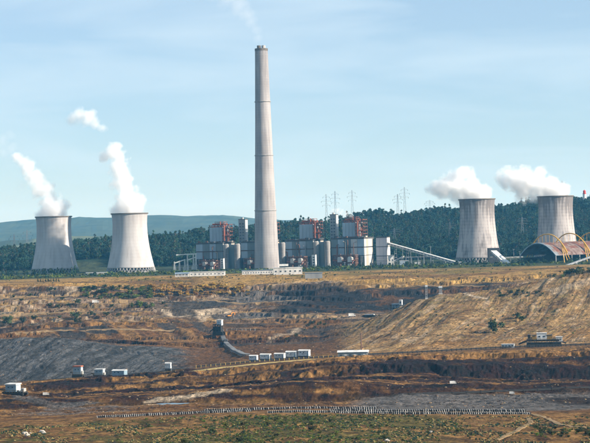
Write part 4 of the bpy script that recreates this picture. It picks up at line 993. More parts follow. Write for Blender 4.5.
# left cabins on machines
def small_crawler(m, w, d_, h):
    for s in (-1, 1):
        m.box((0, s * d_ * .38, 0), (w, d_ * .22, h)); m.box((0, s * d_ * .38, h * .2), (w * 1.08, d_ * .2, h * .6))
    return m
def machine(u0, u1, vb, vt, d, label, roofm=white_m, wallm=cabb_m, rz=-.3, boom=0, cab_frac=.55, shift=0.0):
    p_ = on_d((u0 + u1) / 2, vb, d); w = (u1 - u0) * px(d); H = (vb - vt) * px(d); dep = w * .55
    t = thing('crawler_cabin', label, 'machine', (p_.x, p_.y, p_.z - .3), rz)
    hb = H * .45
    small_crawler(MB(), w * .9, dep, hb * .5).build('crawler_track', blk_m, t)
    MB().box((0, 0, hb * .45), (w * .95, dep * .8, hb * .3)).build('chassis', blk_m, t)
    m = MB()
    for i in range(9): m.beam((-w * .5 + w * i / 8, -dep * .45, hb * .6), (-w * .5 + w * i / 8, -dep * .45, hb * 1.05), .12)
    m.beam((-w * .5, -dep * .45, hb * 1.05), (w * .5, -dep * .45, hb * 1.05), .14); m.build('railing', ylw_m, t)
    cw = w * cab_frac; cx = shift * w
    MB().box((cx, 0, hb * .75), (cw, dep * .8, H - hb * .75 - H * .1)).build('cabin_wall', wallm, t)  # blue-grey wall carries the shade of the cabin front
    MB().box((cx, 0, H * .9), (cw * 1.1, dep * .95, H * .1)).build('roof', roofm, t)
    MB().box((cx + cw * .5 + .05, 0, hb * .9), (.12, dep * .7, H * .42)).build('lit_end_wall', white_m, t)  # white panel paints the sunlit side of the cabin
    for k in range(2): MB().box((cx - cw * .22 + k * cw * .4, -dep * .4 - .05, H * .66), (cw * .14, .12, H * .09)).build('window', win_m, t)
    MB().box((w * .42, -dep * .1, hb * .75), (w * .14, dep * .4, hb * .6)).build('motor_house', offw_m, t)
    m = MB(); m.beam((-w * .3, 0, hb), (-w * .78, 0, hb * 1.1), .5); m.beam((-w * .3, 0, hb * .6), (-w * .78, 0, hb * 1.1), .35); m.build('boom', girder_m, t)
    return t
machine(3, 27, 395, 383.0, on(15, 395, 900).y, 'dark machine with a white-roofed cabin at the left edge', white_m, cabb_m, cab_frac=.48, shift=-.08)
machine(72.5, 84, 377.5, 364.8, 1345, 'tall cabin machine with a reddish roof, left of two smaller cabins', roofr_m, cabb_m, cab_frac=.72)
machine(93.5, 106, 375.0, 366.2, 1350, 'cabin machine with a white roof between the reddish-roofed one and a low cabin', white_m, cabb_m, cab_frac=.72)
drive_cabin(112.5, 127, 375.5, 368.2, 1352, 'low white cabin with a blue-grey side, right of the cabin machines', cabb_m, white_m, -.35, .2)
drive_cabin(165.2, 171.5, 371.2, 361.6, 1356, 'small pale cabin standing on tall legs before tan sand', cab_m, white_m, -.3, .38)
# big machine on the right terrace
def big_machine():
    d = 1356; p_ = on_d(544, 348.5, d); s = px(d)
    t = thing('mobile_drive_station', 'big dark crawler machine with white cabins on the right terrace', 'machine', (p_.x, p_.y, p_.z - .3), -.15)
    w = 38 * s; H = 15.5 * s; dep = 12.0
    for y in (-4.4, 4.4):
        m = MB().prism([(-w * .46, .6), (-w * .42, 0), (w * .42, 0), (w * .46, .6), (w * .46, 2.0), (w * .42, 2.7), (-w * .42, 2.7), (-w * .46, 2.0)], y - 1.3, y + 1.3)
        c = m.build('crawler_track', blk_m, t)
        mm = MB()
        for k in range(12): wheel(mm, (-w * .4 + w * .8 * k / 11, y - 1.35, 1.2), .8, .25)
        mm.build('road_wheels', girder_m, c)
    MB().box((0, 0, 2.2), (w * .9, dep * .7, 1.6)).build('chassis', blk_m, t)
    m = MB(); lattice(m, -w * .44, w * .44, -4.5, 4.5, 3.7, 6.4, 9, 1, 1, .35); m.build('deck_truss', girder_m, t)
    MB().box((w * .0, 0, 5.0), (w * .8, 7.5, 1.2)).build('deck', blk_m, t)
    for (x, ww, z0, z1, mm, nm) in [(-w * .05, 8.2, 6.4, 11.6, cab_m, 'main_cabin'), (-w * .25, 3.0, 6.2, 9.6, ylw_m, 'motor_house'), (w * .15, 4.2, 6.4, 9.8, ylw_m, 'winch_house'), (w * .40, 5.4, 4.6, 8.2, cab_m, 'end_cabin'), (-w * .38, 2.2, 5.6, 10.2, blk_m, 'hopper')]:
        o = MB().box((x, -.5, z0), (ww, 5.0, z1 - z0)).build(nm, mm, t)
        MB().box((x, -.5, z1), (ww + .5, 5.6, .35)).build('roof', white_m if mm is cab_m else girder_m, o)
        if mm is cab_m:
            for k in range(2): MB().box((x - ww * .24 + k * ww * .46, -3.05, z0 + (z1 - z0) * .38), (ww * .2, .12, (z1 - z0) * .22)).build('window', win_m, o)
    m = MB()
    for i in range(20): m.beam((-w * .47 + w * .94 * i / 19, -4.7, 6.4), (-w * .47 + w * .94 * i / 19, -4.7, 7.5), .14)
    m.beam((-w * .47, -4.7, 7.5), (w * .47, -4.7, 7.5), .16); m.build('railing', ylw_m, t)
    m = MB(); m.beam((-w * .38, 0, 6.0), (-w * .66, 0, 2.6), 1.8, 1.0); m.beam((-w * .3, 0, 8.5), (-w * .66, 0, 3.0), .3); m.build('intake_boom', blk_m, t)
    m = MB(); m.beam((w * .38, 0, 5.4), (w * .58, 0, 3.0), 1.8, 1.0); m.build('discharge_boom', blk_m, t)
big_machine()
# container by the big machine
pc = on_d(508, 346.5, 1352); s = px(1352); t = thing('site_container', 'pale blue container cabin left of the big dark machine', 'container', (pc.x, pc.y, pc.z - .2), -.25)
cw = 12.6 * s
for i in range(4):
    rbox(MB(), -cw / 2 + cw * i / 4 + .06, -cw / 2 + cw * (i + 1) / 4 - .06, -1.5, 1.5, .5, 3.2).build('wall_section', cab_m, t)
    rbox(MB(), -cw / 2 + cw * i / 4 + .7, -cw / 2 + cw * (i + 1) / 4 - .7, -1.58, -1.45, 1.5, 2.5).build('window', win_m, t)
MB().box((0, 0, 3.2), (cw + .4, 3.4, .35)).build('roof', white_m, t); MB().box((0, 0, 0), (cw * .96, 2.4, .5)).build('skid', girder_m, t)
# stacker with pale head
def stacker():
    d0 = on(219, 338, 1600, 1900); d = d0.y; s = px(d); t = thing('stacker', 'dark stacker with a pale blue head above the curved conveyor', 'machine', (d0.x, d0.y, d0.z - .3), -.3)
    small_crawler(MB(), 13 * s * .8, 8, 4).build('crawler_track', blk_m, t)
    m = MB(); lattice(m, -5 * s, 3 * s, -3, 3, 3.5, 11 * s, 3, 1, 3, .6); m.build('tower_frame', blk_m, t)
    MB().box((-1 * s, 0, 3.5), (8 * s, 5, 5.5 * s)).build('dark_body', blk_m, t)
    MB().box((1.5 * s, -.5, 10 * s), (5 * s, 5, 5.2 * s)).build('head_cabin', cab_m, t)
    MB().box((1.5 * s, -.5, 15.2 * s), (5.6 * s, 5.6, .5)).build('head_roof', white_m, t)
    MB().box((1.0 * s, -3.06, 12 * s), (3 * s, .14, 1.6 * s)).build('window', cabb_m, t)
    m = MB(); m.beam((-4 * s, 0, 8 * s), (-9 * s, 0, 4 * s), 1.6, 1.0); m.build('boom', blk_m, t)
stacker()
def excavator(u, v, dmin, L_, label, m_):
    p_ = on(u, v, dmin, 2100); t = thing('excavator', label, 'excavator', (p_.x, p_.y, p_.z - .15), .4); k = L_
    for y in (-1, 1): MB().prism([(-.20 * k, .02 * k), (.20 * k, .02 * k), (.24 * k, .06 * k), (.20 * k, .11 * k), (-.20 * k, .11 * k), (-.24 * k, .06 * k)], y * .16 * k - .05 * k, y * .16 * k + .05 * k).build('crawler_track', blk_m, t)
    MB().prism([(-.26 * k, .13 * k), (.18 * k, .13 * k), (.18 * k, .26 * k), (-.20 * k, .28 * k), (-.26 * k, .22 * k)], -.17 * k, .17 * k).build('body', m_, t)
    MB().prism([(.02 * k, .26 * k), (.17 * k, .26 * k), (.13 * k, .42 * k), (.04 * k, .42 * k)], -.17 * k, -.02 * k).build('driver_cab', win_m, t)
    m = MB(); m.beam((.15 * k, .05 * k, .2 * k), (.42 * k, .05 * k, .56 * k), .06 * k, .08 * k); m.beam((.42 * k, .05 * k, .56 * k), (.70 * k, .05 * k, .48 * k), .05 * k, .07 * k); m.build('boom', m_, t)
    MB().beam((.70 * k, .05 * k, .50 * k), (.66 * k, .05 * k, .16 * k), .05 * k, .06 * k).build('dipper_arm', m_, t)
    MB().prism([(.58 * k, .04 * k), (.70 * k, .04 * k), (.72 * k, .17 * k), (.62 * k, .15 * k)], -.05 * k, .15 * k).build('bucket', blk_m, t)
excavator(229.5, 317.5, 1700, 10, 'small orange excavator on the dark far bank', orange_m)
# distant installation behind the sand hill
def far_plant(u0, u1, vb, vt, d, label, wm):
    p_ = on_d((u0 + u1) / 2, vb, d); s = px(d); w = (u1 - u0) * s; zb = at((u0 + u1) / 2, vb, d).z; H = at((u0 + u1) / 2, vt, d).z - p_.z
    t = thing('pit_transfer_station', label, 'machine', (p_.x, p_.y, p_.z - .3), -.3)
    m = MB(); lattice(m, -w * .5, w * .5, -4, 4, 0, H * .62, 4, 1, 3, .5); m.build('steel_frame', blk_m, t)
    MB().box((-w * .1, 0, H * .3), (w * .6, 7, H * .4)).build('machine_house', wm, t); MB().box((-w * .1, 0, H * .7), (w * .66, 7.6, .5)).build('roof', slate_m, t)
    MB().box((w * .28, -1, H * .55), (w * .22, 4, H * .42)).build('white_cabin', white_m, t); MB().box((w * .28, -3.05, H * .72), (w * .14, .12, H * .14)).build('window', win_m, t)
far_plant(391, 404, 306, 299.0, 1900, 'dark transfer station with a white cabin behind the sand hill', cabb_m)
far_plant(364, 376, 319, 313.6, 1870, 'low bluish machinery beyond the foot of the sand hill', cabb_m)
def post(u, vb, vt, d, w, label):
    p_ = on_d(u, vb, d); H = at(u, vt, d).z - p_.z; s = px(d); t = thing('survey_mast', label, 'mast', (p_.x, p_.y, p_.z - .3))
    lattice(MB(), -w / 2, w / 2, -w / 2, w / 2, 0, H, 1, 1, 5, .42).build('lattice_mast', steel_m, t); MB().box((0, 0, H), (w * 1.5, w * 1.4, 1.6)).build('head', cab_m, t); MB().box((0, 0, 0), (w * 1.6, w * 1.6, 1.8)).build('footing', offw_m, t)
post(426.5, 297.5, 286.5, 1744, 1.8, 'pale lattice mast on the crest of the sand hill')
post(440.5, 294.5, 287.5, 1752, 2.6, 'shorter pale frame right of the mast on the sand hill crest')
# vehicles
def truck(p_, k, label, m_, rz, group='small vehicles in the pit'):
    t = thing('truck', label, 'truck', (p_.x, p_.y, p_.z + .02), rz, group)
    MB().prism([(-.5 * k, .13 * k), (.22 * k, .13 * k), (.22 * k, .52 * k), (-.5 * k, .52 * k)], -.18 * k, .18 * k).build('box_body', m_, t)
    MB().prism([(.24 * k, .12 * k), (.5 * k, .12 * k), (.5 * k, .27 * k), (.44 * k, .44 * k), (.24 * k, .44 * k)], -.17 * k, .17 * k).build('driver_cab', m_, t)
    MB().prism([(.3 * k, .29 * k), (.485 * k, .29 * k), (.435 * k, .42 * k), (.3 * k, .42 * k)], -.175 * k, .175 * k).build('cab_window', win_m, t)
    for x in (-.33, .36):
        for y in (-.16, .16): wheel(MB(), (x * k, y * k, .085 * k), .085 * k, .05 * k).build('wheel', blk_m, t)
truck(on(453, 384.5, 900, 1100), 3.6, 'white truck by the thin conveyor, left of the grey floor', white_m, .1)
truck(on(512, 394.6, 840, 1000), 2.9, 'small white truck on the grey floor at right', white_m, -.1)
truck(on(352, 317.5, 1780, 2000), 8, 'white truck on the far haul road beyond the sand hill', white_m, .1)
truck(on(95.5, 303.5, 1850, 2100), 8, 'small white vehicle beside the far left track', white_m, .1)
truck(on(46, 396.5, 860, 1200), 3.6, 'small pale truck on the brown floor at left', offw_m, .1)
# pale boulders in the left foreground
def boulder(u, v, r, label):
    p_ = on(u, v, 600, 900); bm_ = bmesh.new(); bmesh.ops.create_icosphere(bm_, subdivisions=2, radius=1)
    for vv in bm_.verts: vv.co *= 1 + .25 * math.sin(vv.co.x * 5 + u) * math.cos(vv.co.y * 4 + v) + random.uniform(-.1, .1)
    me = bpy.data.meshes.new('boulder'); bm_.to_mesh(me); bm_.free(); me.materials.append(mat('boulder_stone', (.42, .37, .32), .9, .3, .4))
    o = bpy.data.objects.new('boulder', me); COL.objects.link(o); o.location = (p_.x, p_.y, p_.z + r * .2); o.scale = (r * 1.2, r, r * .75)
    tag(o, label, 'boulder', 'pale boulders in the left foreground')
for k, (u, v, r) in enumerate([(25, 434.5, 1.2), (27.5, 436, 1.0), (30, 434, .7), (42, 432.5, 1.1), (44, 434, .8), (387, 441.5, .9), (431, 432.5, .8)]):
    boulder(u, v, r, 'pale boulder lying in the left foreground' if k < 5 else ('pale boulder at the bottom edge among the bushes' if k == 5 else 'pale boulder right of the foreground bushes'))
# ------------------------------------------------------------------ vegetation
leaf_dark = mat('leaf_dark', (.017, .046, .024), .8, .4, .5, rand=.55)
leaf_mid = mat('leaf_mid', (.034, .062, .024), .8, .4, .5, rand=.5)
leaf_fg = mat('leaf_bright', (.080, .105, .016), .8, .45, .6, rand=.45)
leaf_dry = mat('leaf_orange', (.30, .17, .03), .85, .35, .5, rand=.3)
bark_m = mat('bark', (.10, .075, .055), .9, .4, .8)
def leaf_cloud(seed, centres, n_per, size):
    """centres: (x,y,z,r); many small leaf-sprays through the volume"""
    r_ = np.random.RandomState(seed); V = []; Fc = []
    for (cx, cyy, cz, r) in centres:
        n = max(6, int(n_per))
        dv = r_.normal(size=(n, 3)); dv /= np.linalg.norm(dv, axis=1)[:, None]; rad = r * r_.rand(n) ** .35
        c = np.array([cx, cyy, cz]) + dv * rad[:, None] * np.array([1, 1, .8])
        a = r_.normal(size=(n, 3)); a /= np.linalg.norm(a, axis=1)[:, None]; b = np.cross(a, dv + r_.normal(size=(n, 3)) * .4); b /= np.linalg.norm(b, axis=1)[:, None] + 1e-6
        s = size * (.6 + .8 * r_.rand(n))[:, None]
        k = len(V); q = np.stack([c - a * s, c + b * s * .6, c + a * s, c - b * s * .6], 1).reshape(-1, 3)
        V.extend(q.tolist()); Fc.extend([(k + 4 * i, k + 4 * i + 1, k + 4 * i + 2, k + 4 * i + 3) for i in range(n)])
    return V, Fc
def raw_mesh(name, V, Fc, m):
    me = bpy.data.meshes.new(name); me.from_pydata(V, [], Fc); me.materials.append(m); return me
def crown_mesh(name, seed, m, h, w, kind):
    r_ = random.Random(seed); cs = []
    if kind == 'broad':
        for i in range(16):
            t = r_.uniform(.28, .92); ww = w * math.sin(math.pi * (t * .82 + .12)) * .75; a = r_.uniform(0, 6.28); q = r_.random() ** .5
            cs.append((ww * q * math.cos(a), ww * q * math.sin(a), h * t, w * r_.uniform(.26, .42)))
    elif kind == 'tall':
        for i in range(22):
            t = r_.uniform(.18, .95); ww = w * (1.05 - t) * .9; a = r_.uniform(0, 6.28); q = r_.random()
            cs.append((ww * q * math.cos(a), ww * q * math.sin(a), h * t, w * r_.uniform(.22, .38) * (1.25 - t * .6)))
    elif kind == 'pine':
        for i in range(11):
            t = r_.uniform(.62, .97); ww = w * .8 * (1.25 - t); a = r_.uniform(0, 6.28); q = r_.random() ** .5
            cs.append((ww * q * math.cos(a), ww * q * math.sin(a), h * t, w * r_.uniform(.20, .34)))
    else:   # bush
        for i in range(9):
            a = r_.uniform(0, 6.28); q = r_.random() ** .5 * w * .62
            cs.append((q * math.cos(a), q * math.sin(a), h * r_.uniform(.18, .68), w * r_.uniform(.26, .42)))
    V, Fc = leaf_cloud(seed, cs, 46 if kind != 'bush' else 40, w * .115)
    return raw_mesh(name, V, Fc, m)
def trunk_mesh(name, h, r, lean=0.0, top=.85):
    m = MB(); m.tube([(0, 0, -.8), (lean * .3, 0, h * .35), (lean, 0, h * top)], r, 6)
    for k in range(4):
        a = k * 1.6; m.tube([(lean * .5, 0, h * (.45 + .08 * k)), (lean + h * .14 * math.cos(a), h * .14 * math.sin(a), h * (.62 + .08 * k))], r * .4, 4)
    me = bpy.data.meshes.new(name); me.from_pydata(m.v, [], m.f); me.materials.append(bark_m); return me
TREES = []
for k, (kind, h, w, mm) in enumerate([('broad', 13, 6.2, leaf_dark), ('broad', 11, 6.0, leaf_mid), ('tall', 16, 5.2, leaf_dark), ('tall', 18, 5.0, leaf_mid), ('broad', 15, 7.0, leaf_dark), ('tall', 14, 5.6, leaf_dark)]):
    TREES.append((crown_mesh('crown', 100 + k, mm, h, w, kind), trunk_mesh('trunk', h, .35), h))
PINES = [(crown_mesh('crown', 140 + k, leaf_dark, 24, 8.5, 'pine'), trunk_mesh('trunk', 24, .5, (k - 1) * .6), 24) for k in range(3)]
leaf_pit = mat('leaf_olive', (.034, .046, .014), .85, .4, .5, rand=.4)
BUSH = [crown_mesh('bush', 160 + k, mm, 3.0, 2.2, 'bush') for k, mm in enumerate([leaf_fg, leaf_fg, leaf_pit, leaf_pit])]
DRYB = [crown_mesh('bush', 180 + k, leaf_dry, 2.6, 2.3, 'bush') for k in range(2)]
def tree(p_, label, group, s=1.0, kinds=TREES, name='tree', k=None):
    c, tk, h = kinds[random.randrange(len(kinds)) if k is None else k]
    e = bpy.data.objects.new(name, None); COL.objects.link(e); e.location = p_; e.rotation_euler.z = random.uniform(0, 6.28); e.scale = (s * random.uniform(.85, 1.15), s * random.uniform(.85, 1.15), s * random.uniform(.85, 1.15))
    tag(e, label, 'tree', group)
    for nm, me in (('crown', c), ('trunk', tk)):
        o = bpy.data.objects.new(nm, me); COL.objects.link(o); o.parent = e
    return e
def bush(p_, label, group, s=1.0, kinds=BUSH, name='bush'):
    o = bpy.data.objects.new(name, kinds[random.randrange(len(kinds))]); COL.objects.link(o); o.location = (p_.x, p_.y, p_.z - .15 * s); o.rotation_euler.z = random.uniform(0, 6.28)
    q = s * random.uniform(.75, 1.25); o.scale = (q * random.uniform(.9, 1.3), q * random.uniform(.9, 1.3), q * random.uniform(.8, 1.15)); return tag(o, label, 'bush', group)
R2 = random.Random(21)
def scatter(n, u0, u1, v0, v1, dmin, dmax, sl=0.0):
    out = []
    for i in range(n):
        u = R2.uniform(u0, u1); v = R2.uniform(v0, v1) + sl * (u - u0); out.append(on(u, v, dmin, dmax))
    return out
# --- single trees
for i in range(40):
    p_ = on_d(R2.uniform(-8, 78), 272, R2.uniform(2455, 2560)); tree(p_, 'dark tree in the low row before the leftmost cooling tower', 'trees before the leftmost cooling tower', R2.uniform(.45, .75))
for i in range(26):
    p_ = on_d(R2.uniform(150, 250), 272, R2.uniform(2860, 2885)); tree(p_, 'dark tree at the wood edge behind the switchyard', 'front trees of the wood behind the switchyard', R2.uniform(.9, 1.2))
for i in range(70):
    u = R2.uniform(372, 592)
    if 486 < u < 512: continue
    p_ = on_d(u, 266, R2.uniform(2385, 2460)); tree(p_, 'low dark tree in the hedge along the plain edge, right half', 'hedge trees before the right-hand yard', R2.uniform(.35, .62))
for i in range(34):
    p_ = on_d(R2.uniform(300, 376), 272, R2.uniform(2400, 2480)); tree(p_, 'small green tree in front of the boiler houses', 'small trees before the boiler houses', R2.uniform(.3, .5))
for i in range(14):
    p_ = on_d(R2.uniform(172, 250), 272, R2.uniform(2300, 2420)); tree(p_, 'small dark tree beside the low white sheds', 'small trees among the white sheds', R2.uniform(.3, .5))
for i in range(26):
    u = R2.uniform(356, 397); p_ = on_d(u, 214, R2.uniform(3560, 3600)); tree(p_, 'tall bare-stemmed pine in the ridge-top clump', 'pines of the ridge-top clump', R2.uniform(.85, 1.15), PINES, 'pine_tree')
for i in range(60):
    u = R2.uniform(400, 596); d = hill_d(u) + R2.uniform(-15, 15); tree(on_d(u, 205, d), 'dark tree on the skyline of the right-hand hill', 'skyline trees of the right-hand hill', R2.uniform(.8, 1.35))
for i in range(9):
    p_ = on(38 + i * 2.6, 282.5, 2050, 2300); tree(p_, 'thin upright dark tree on the plain edge before the leftmost tower', 'thin upright trees on the plain edge', R2.uniform(.28, .42), k=3)
# --- the wood as a mass
def instancer(name, label, cat, pts, scales, meshes):
    src = bpy.data.collections.new(name + '_source')
    for me in meshes:
        o = bpy.data.objects.new(name + '_piece', me); src.objects.link(o)
    me = bpy.data.meshes.new(name); me.from_pydata([tuple(q) for q in pts], [], [])
    a = me.attributes.new('sc', 'FLOAT', 'POINT'); a.data.foreach_set('value', np.array(scales, dtype=np.float32))
    b = me.attributes.new('rt', 'FLOAT', 'POINT'); b.data.foreach_set('value', RNG.rand(len(pts)).astype(np.float32) * 6.28)
    o = bpy.data.objects.new(name, me); COL.objects.link(o); tag(o, label, cat, None, 'stuff')
    g = bpy.data.node_groups.new(name, 'GeometryNodeTree'); g.interface.new_socket('Geometry', in_out='INPUT', socket_type='NodeSocketGeometry'); g.interface.new_socket('Geometry', in_out='OUTPUT', socket_type='NodeSocketGeometry')
    N = g.nodes; gi = N.new('NodeGroupInput'); go = N.new('NodeGroupOutput'); ip = N.new('GeometryNodeInstanceOnPoints'); ci = N.new('GeometryNodeCollectionInfo')
    ci.inputs['Collection'].default_value = src; ci.inputs['Separate Children'].default_value = True; ci.inputs['Reset Children'].default_value = True
    na = N.new('GeometryNodeInputNamedAttribute'); na.data_type = 'FLOAT'; na.inputs['Name'].default_value = 'sc'
    nr = N.new('GeometryNodeInputNamedAttribute'); nr.data_type = 'FLOAT'; nr.inputs['Name'].default_value = 'rt'
    cx = N.new('ShaderNodeCombineXYZ'); ip.inputs['Pick Instance'].default_value = True
    g.links.new(gi.outputs[0], ip.inputs['Points']); g.links.new(ci.outputs[0], ip.inputs['Instance']); g.links.new(na.outputs['Attribute'], ip.inputs['Scale'])
    g.links.new(nr.outputs['Attribute'], cx.inputs['Z']); g.links.new(cx.outputs[0], ip.inputs['Rotation']); g.links.new(ip.outputs[0], go.inputs[0])
    md = o.modifiers.new('scatter', 'NODES'); md.node_group = g
    return o
def joined_tree(t_):
    c, tk, h = t_; V = [tuple(v.co) for v in c.vertices]; k = len(V); V += [tuple(v.co) for v in tk.vertices]
    me = bpy.data.meshes.new('forest_piece'); me.from_pydata(V, [], [tuple(q.vertices) for q in c.polygons] + [tuple(i + k for i in q.vertices) for q in tk.polygons])
    me.materials.append(c.materials[0]); me.materials.append(bark_m)
    me.polygons.foreach_set('material_index', [0] * len(c.polygons) + [1] * len(tk.polygons)); return me
FT = [joined_tree(t_) for t_ in TREES]
R3 = np.random.RandomState(3)
n = 26000; uu = R3.uniform(-50, 640, n); hd = np.interp(uu, [0, 250, 300, 350, 700], [3080, 3130, 3300, 3580, 3600]); dd = R3.uniform(2850, hd + 90); xx = (uu - W0 / 2) / F * dd
keep = R3.rand(n) < dd / 3690.0
keep &= ~((fbm(xx / 130, dd / 70, 3, 91) > .17) & (uu > 420)); keep &= ~((uu > 66) & (uu < 112) & (dd < 2960))
xx, dd = xx[keep], dd[keep]; pts = np.stack([xx, dd, ground_zv(xx, dd) - .3], -1); scs = np.clip(.45 + R3.gamma(4.0, .11, len(xx)), .45, 1.6)
instancer('woodland', 'dense dark green wood covering the hills behind the plant', 'wood', pts, scs, FT)
# --- bushes in the pit
for i in range(34): bush(scatter(1, 82, 152, 289, 299, 1880, 2120)[0], 'green shrub in the thicket on the far left bench', 'green thicket on the far left bench', R2.uniform(1.4, 2.4))
for i in range(44): bush(scatter(1, 150, 245, 285, 296, 1900, 2140)[0], 'orange-brown shrub in the dry thicket on the far bench', 'orange dry thicket on the far bench', R2.uniform(1.2, 2.0), DRYB)
for i in range(18): bush(scatter(1, 124, 172, 303, 309.5, 1850, 2100)[0], 'green shrub in the row below the far left thicket', 'green row below the far left thicket', R2.uniform(1.1, 1.9))
for (u, v, s) in [(8, 325, 2.6), (22, 324, 1.9), (6, 322, 1.7), (35, 320, 1.8), (60, 319, 1.6), (75, 320, 2.6), (77, 324, 2.2), (90, 316, 2.0), (95, 318, 1.6), (106, 317, 2.4), (118, 316, 1.7), (22, 301, 1.8), (50, 291, 2.4), (54, 291, 1.6), (62, 300, 1.7), (78, 304, 1.6), (68, 306, 1.3), (58, 308, 1.5), (50, 307, 1.5), (30, 296, 1.1), (14, 298, 1.0), (112, 307, 1.4), (100, 299, 1.5)]:
    bush(on(u, v, 1780, 2130), 'round dark bush on the pale benches at the far left', 'scattered bushes on the far left benches', s * 1.15, BUSH[2:])
for i in range(16):
    f = R2.random(); bush(on(272 + 62 * f + R2.uniform(-5, 5), 347 - 29 * f + R2.uniform(-3, 3), 1450, 1850), 'green bush on the slope above the five pale cabins', 'bushes on the slope above the pale cabins', R2.uniform(.8, 1.5), BUSH[2:])
bush(on(497, 332.5, 1450, 1760), 'large round dark bush low on the sand hill', None, 3.8, BUSH[3:])
bush(on(516, 319, 1450, 1760), 'dark bush on the sand hill above the pale container', None, 2.8, BUSH[3:]); bush(on(521.5, 321, 1450, 1760), 'dark bush just right of its twin on the sand hill', None, 2.4, BUSH[3:])
for i in range(20):
    u = R2.uniform(494, 547); bush(on(u, 294.5 + R2.uniform(-2.5, 2.5), 1600, 1850), 'dark bush in the hedge line high on the sand hill', 'hedge line high on the sand hill', R2.uniform(.7, 1.4), BUSH[2:])
for i in range(22):
    u = R2.uniform(553, 596); bush(on(u, 276 - (u - 553) * .15 + R2.uniform(-3, 3), 1650, 2000), 'green bush at the top right of the sand hill', 'bushes at the top right of the sand hill', R2.uniform(1.0, 2.1), BUSH[1:3])
for i in range(12):
    u = R2.uniform(410, 560); bush(on(u, R2.uniform(300, 335), 1450, 1780), 'small bush scattered on the face of the sand hill', 'small bushes on the sand hill', R2.uniform(.4, .8), BUSH[2:])
for i in range(24): bush(scatter(1, 536, 594, 429, 438, 600, 790)[0], 'dark bush in the strip at the lower right', 'dark bushes at the lower right', R2.uniform(.45, .8), BUSH[2:])
for i in range(75):
    u = min(max(R2.gauss(280, 85), 100), 470); bush(on(u, R2.uniform(417, 446), 600, 780), 'green bush in the foreground scrub below the conveyors', 'foreground bushes below the conveyors', R2.choice([.25, .35, .4, .5, .6, .9]))
tp = []; ts = []
for i in range(110): tp.append(scatter(1, 146, 250, 284.5, 296.5, 1900, 2150)[0]); ts.append(R2.uniform(.9, 1.8))
instancer('dry_thicket', 'orange-brown dry undergrowth between the shrubs on the far bench', 'undergrowth', tp, ts, DRYB)
tp = []; ts = []
for i in range(36): tp.append(scatter(1, 0, 590, 276, 284, 2080, 2240, -.012)[0]); ts.append(R2.uniform(.4, 1.0))
for i in range(60): tp.append(scatter(1, 78, 154, 288, 299, 1880, 2140)[0]); ts.append(R2.uniform(.9, 1.8))
for i in range(90): tp.append(on(min(max(R2.gauss(280, 90), 100), 470), R2.uniform(416, 446), 600, 780)); ts.append(R2.uniform(.2, .5))
for i in range(24): tp.append(on(R2.uniform(400, 592), R2.uniform(280, 340), 1450, 1900)); ts.append(R2.uniform(.3, .8))
for i in range(30): tp.append(scatter(1, 536, 594, 429, 438, 600, 790)[0]); ts.append(R2.uniform(.3, .6))
instancer('green_undergrowth', 'small green undergrowth between the bushes of the pit', 'undergrowth', tp, ts, BUSH)
# low scrub and dry tufts that nobody could count
tuft_g = raw_mesh('tuft', *leaf_cloud(7, [(0, 0, .35, .6), (.4, .2, .3, .5), (-.4, .1, .25, .45)], 16, .28), leaf_fg)
tuft_d = raw_mesh('tuft', *leaf_cloud(8, [(0, 0, .3, .55), (.4, -.2, .25, .45)], 16, .28), mat('dry_tuft', (.30, .22, .09), .9, .4, .5, rand=.35))
tuft_k = raw_mesh('tuft', *leaf_cloud(9, [(0, 0, .4, .7), (.4, -.2, .35, .5)], 18, .28), leaf_dark)
n = 26000; dd = R3.uniform(600, 772, n); uu = R3.uniform(-20, 610, n); xx = (uu - W0 / 2) / F * dd
g_ = np.exp(-((uu - 285) / 130.0) ** 2); cl = fbm(xx / 14, dd / 18, 3, 95)
keep = cl + R3.uniform(-.12, .12, n) >= .10 - .2 * g_; gsel = R3.rand(n) < .15 + .75 * g_
P3 = np.stack([xx, dd, ground_zv(xx, dd) - .05], -1)
pts = P3[keep & gsel]; scs = R3.uniform(.18, .7, len(pts)); p2 = P3[keep & ~gsel]; s2 = R3.uniform(.3, .9, len(p2))
n = 1500; dd = R3.uniform(2320, 2500, n); uu = R3.uniform(-20, 610, n); xx = (uu - W0 / 2) / F * dd; keep = fbm(xx / 60, dd / 40, 3, 93) > -.06
pts = np.concatenate([pts, np.stack([xx, dd, ground_zv(xx, dd) - .05], -1)[keep]]); scs = np.concatenate([scs, R3.uniform(1.5, 4.5, int(keep.sum()))])
instancer('low_scrub', 'low green scrub covering the foreground slope', 'scrub', pts, scs, [tuft_g, tuft_k, tuft_g])
n = 9000; dd = R3.uniform(1500, 2230, n); uu = R3.uniform(-20, 610, n); xx = (uu - W0 / 2) / F * dd
keep = (fbm(xx / 60, dd / 40, 3, 97) > .02) & ~((dd < 1850) & ((uu < 340) | (R3.rand(n) < .7))) & ~((uu > 250) & (uu < 490) & (dd > 1850) & (dd < 2040))
p2 = np.concatenate([p2, np.stack([xx, dd, ground_zv(xx, dd) - .05], -1)[keep]]); s2 = np.concatenate([s2, R3.uniform(.6, 1.5, int(keep.sum()))])
instancer('dry_tufts', 'dry grass tufts and twigs dotted over the slopes', 'dry grass', p2, s2, [tuft_d, tuft_d, tuft_k])

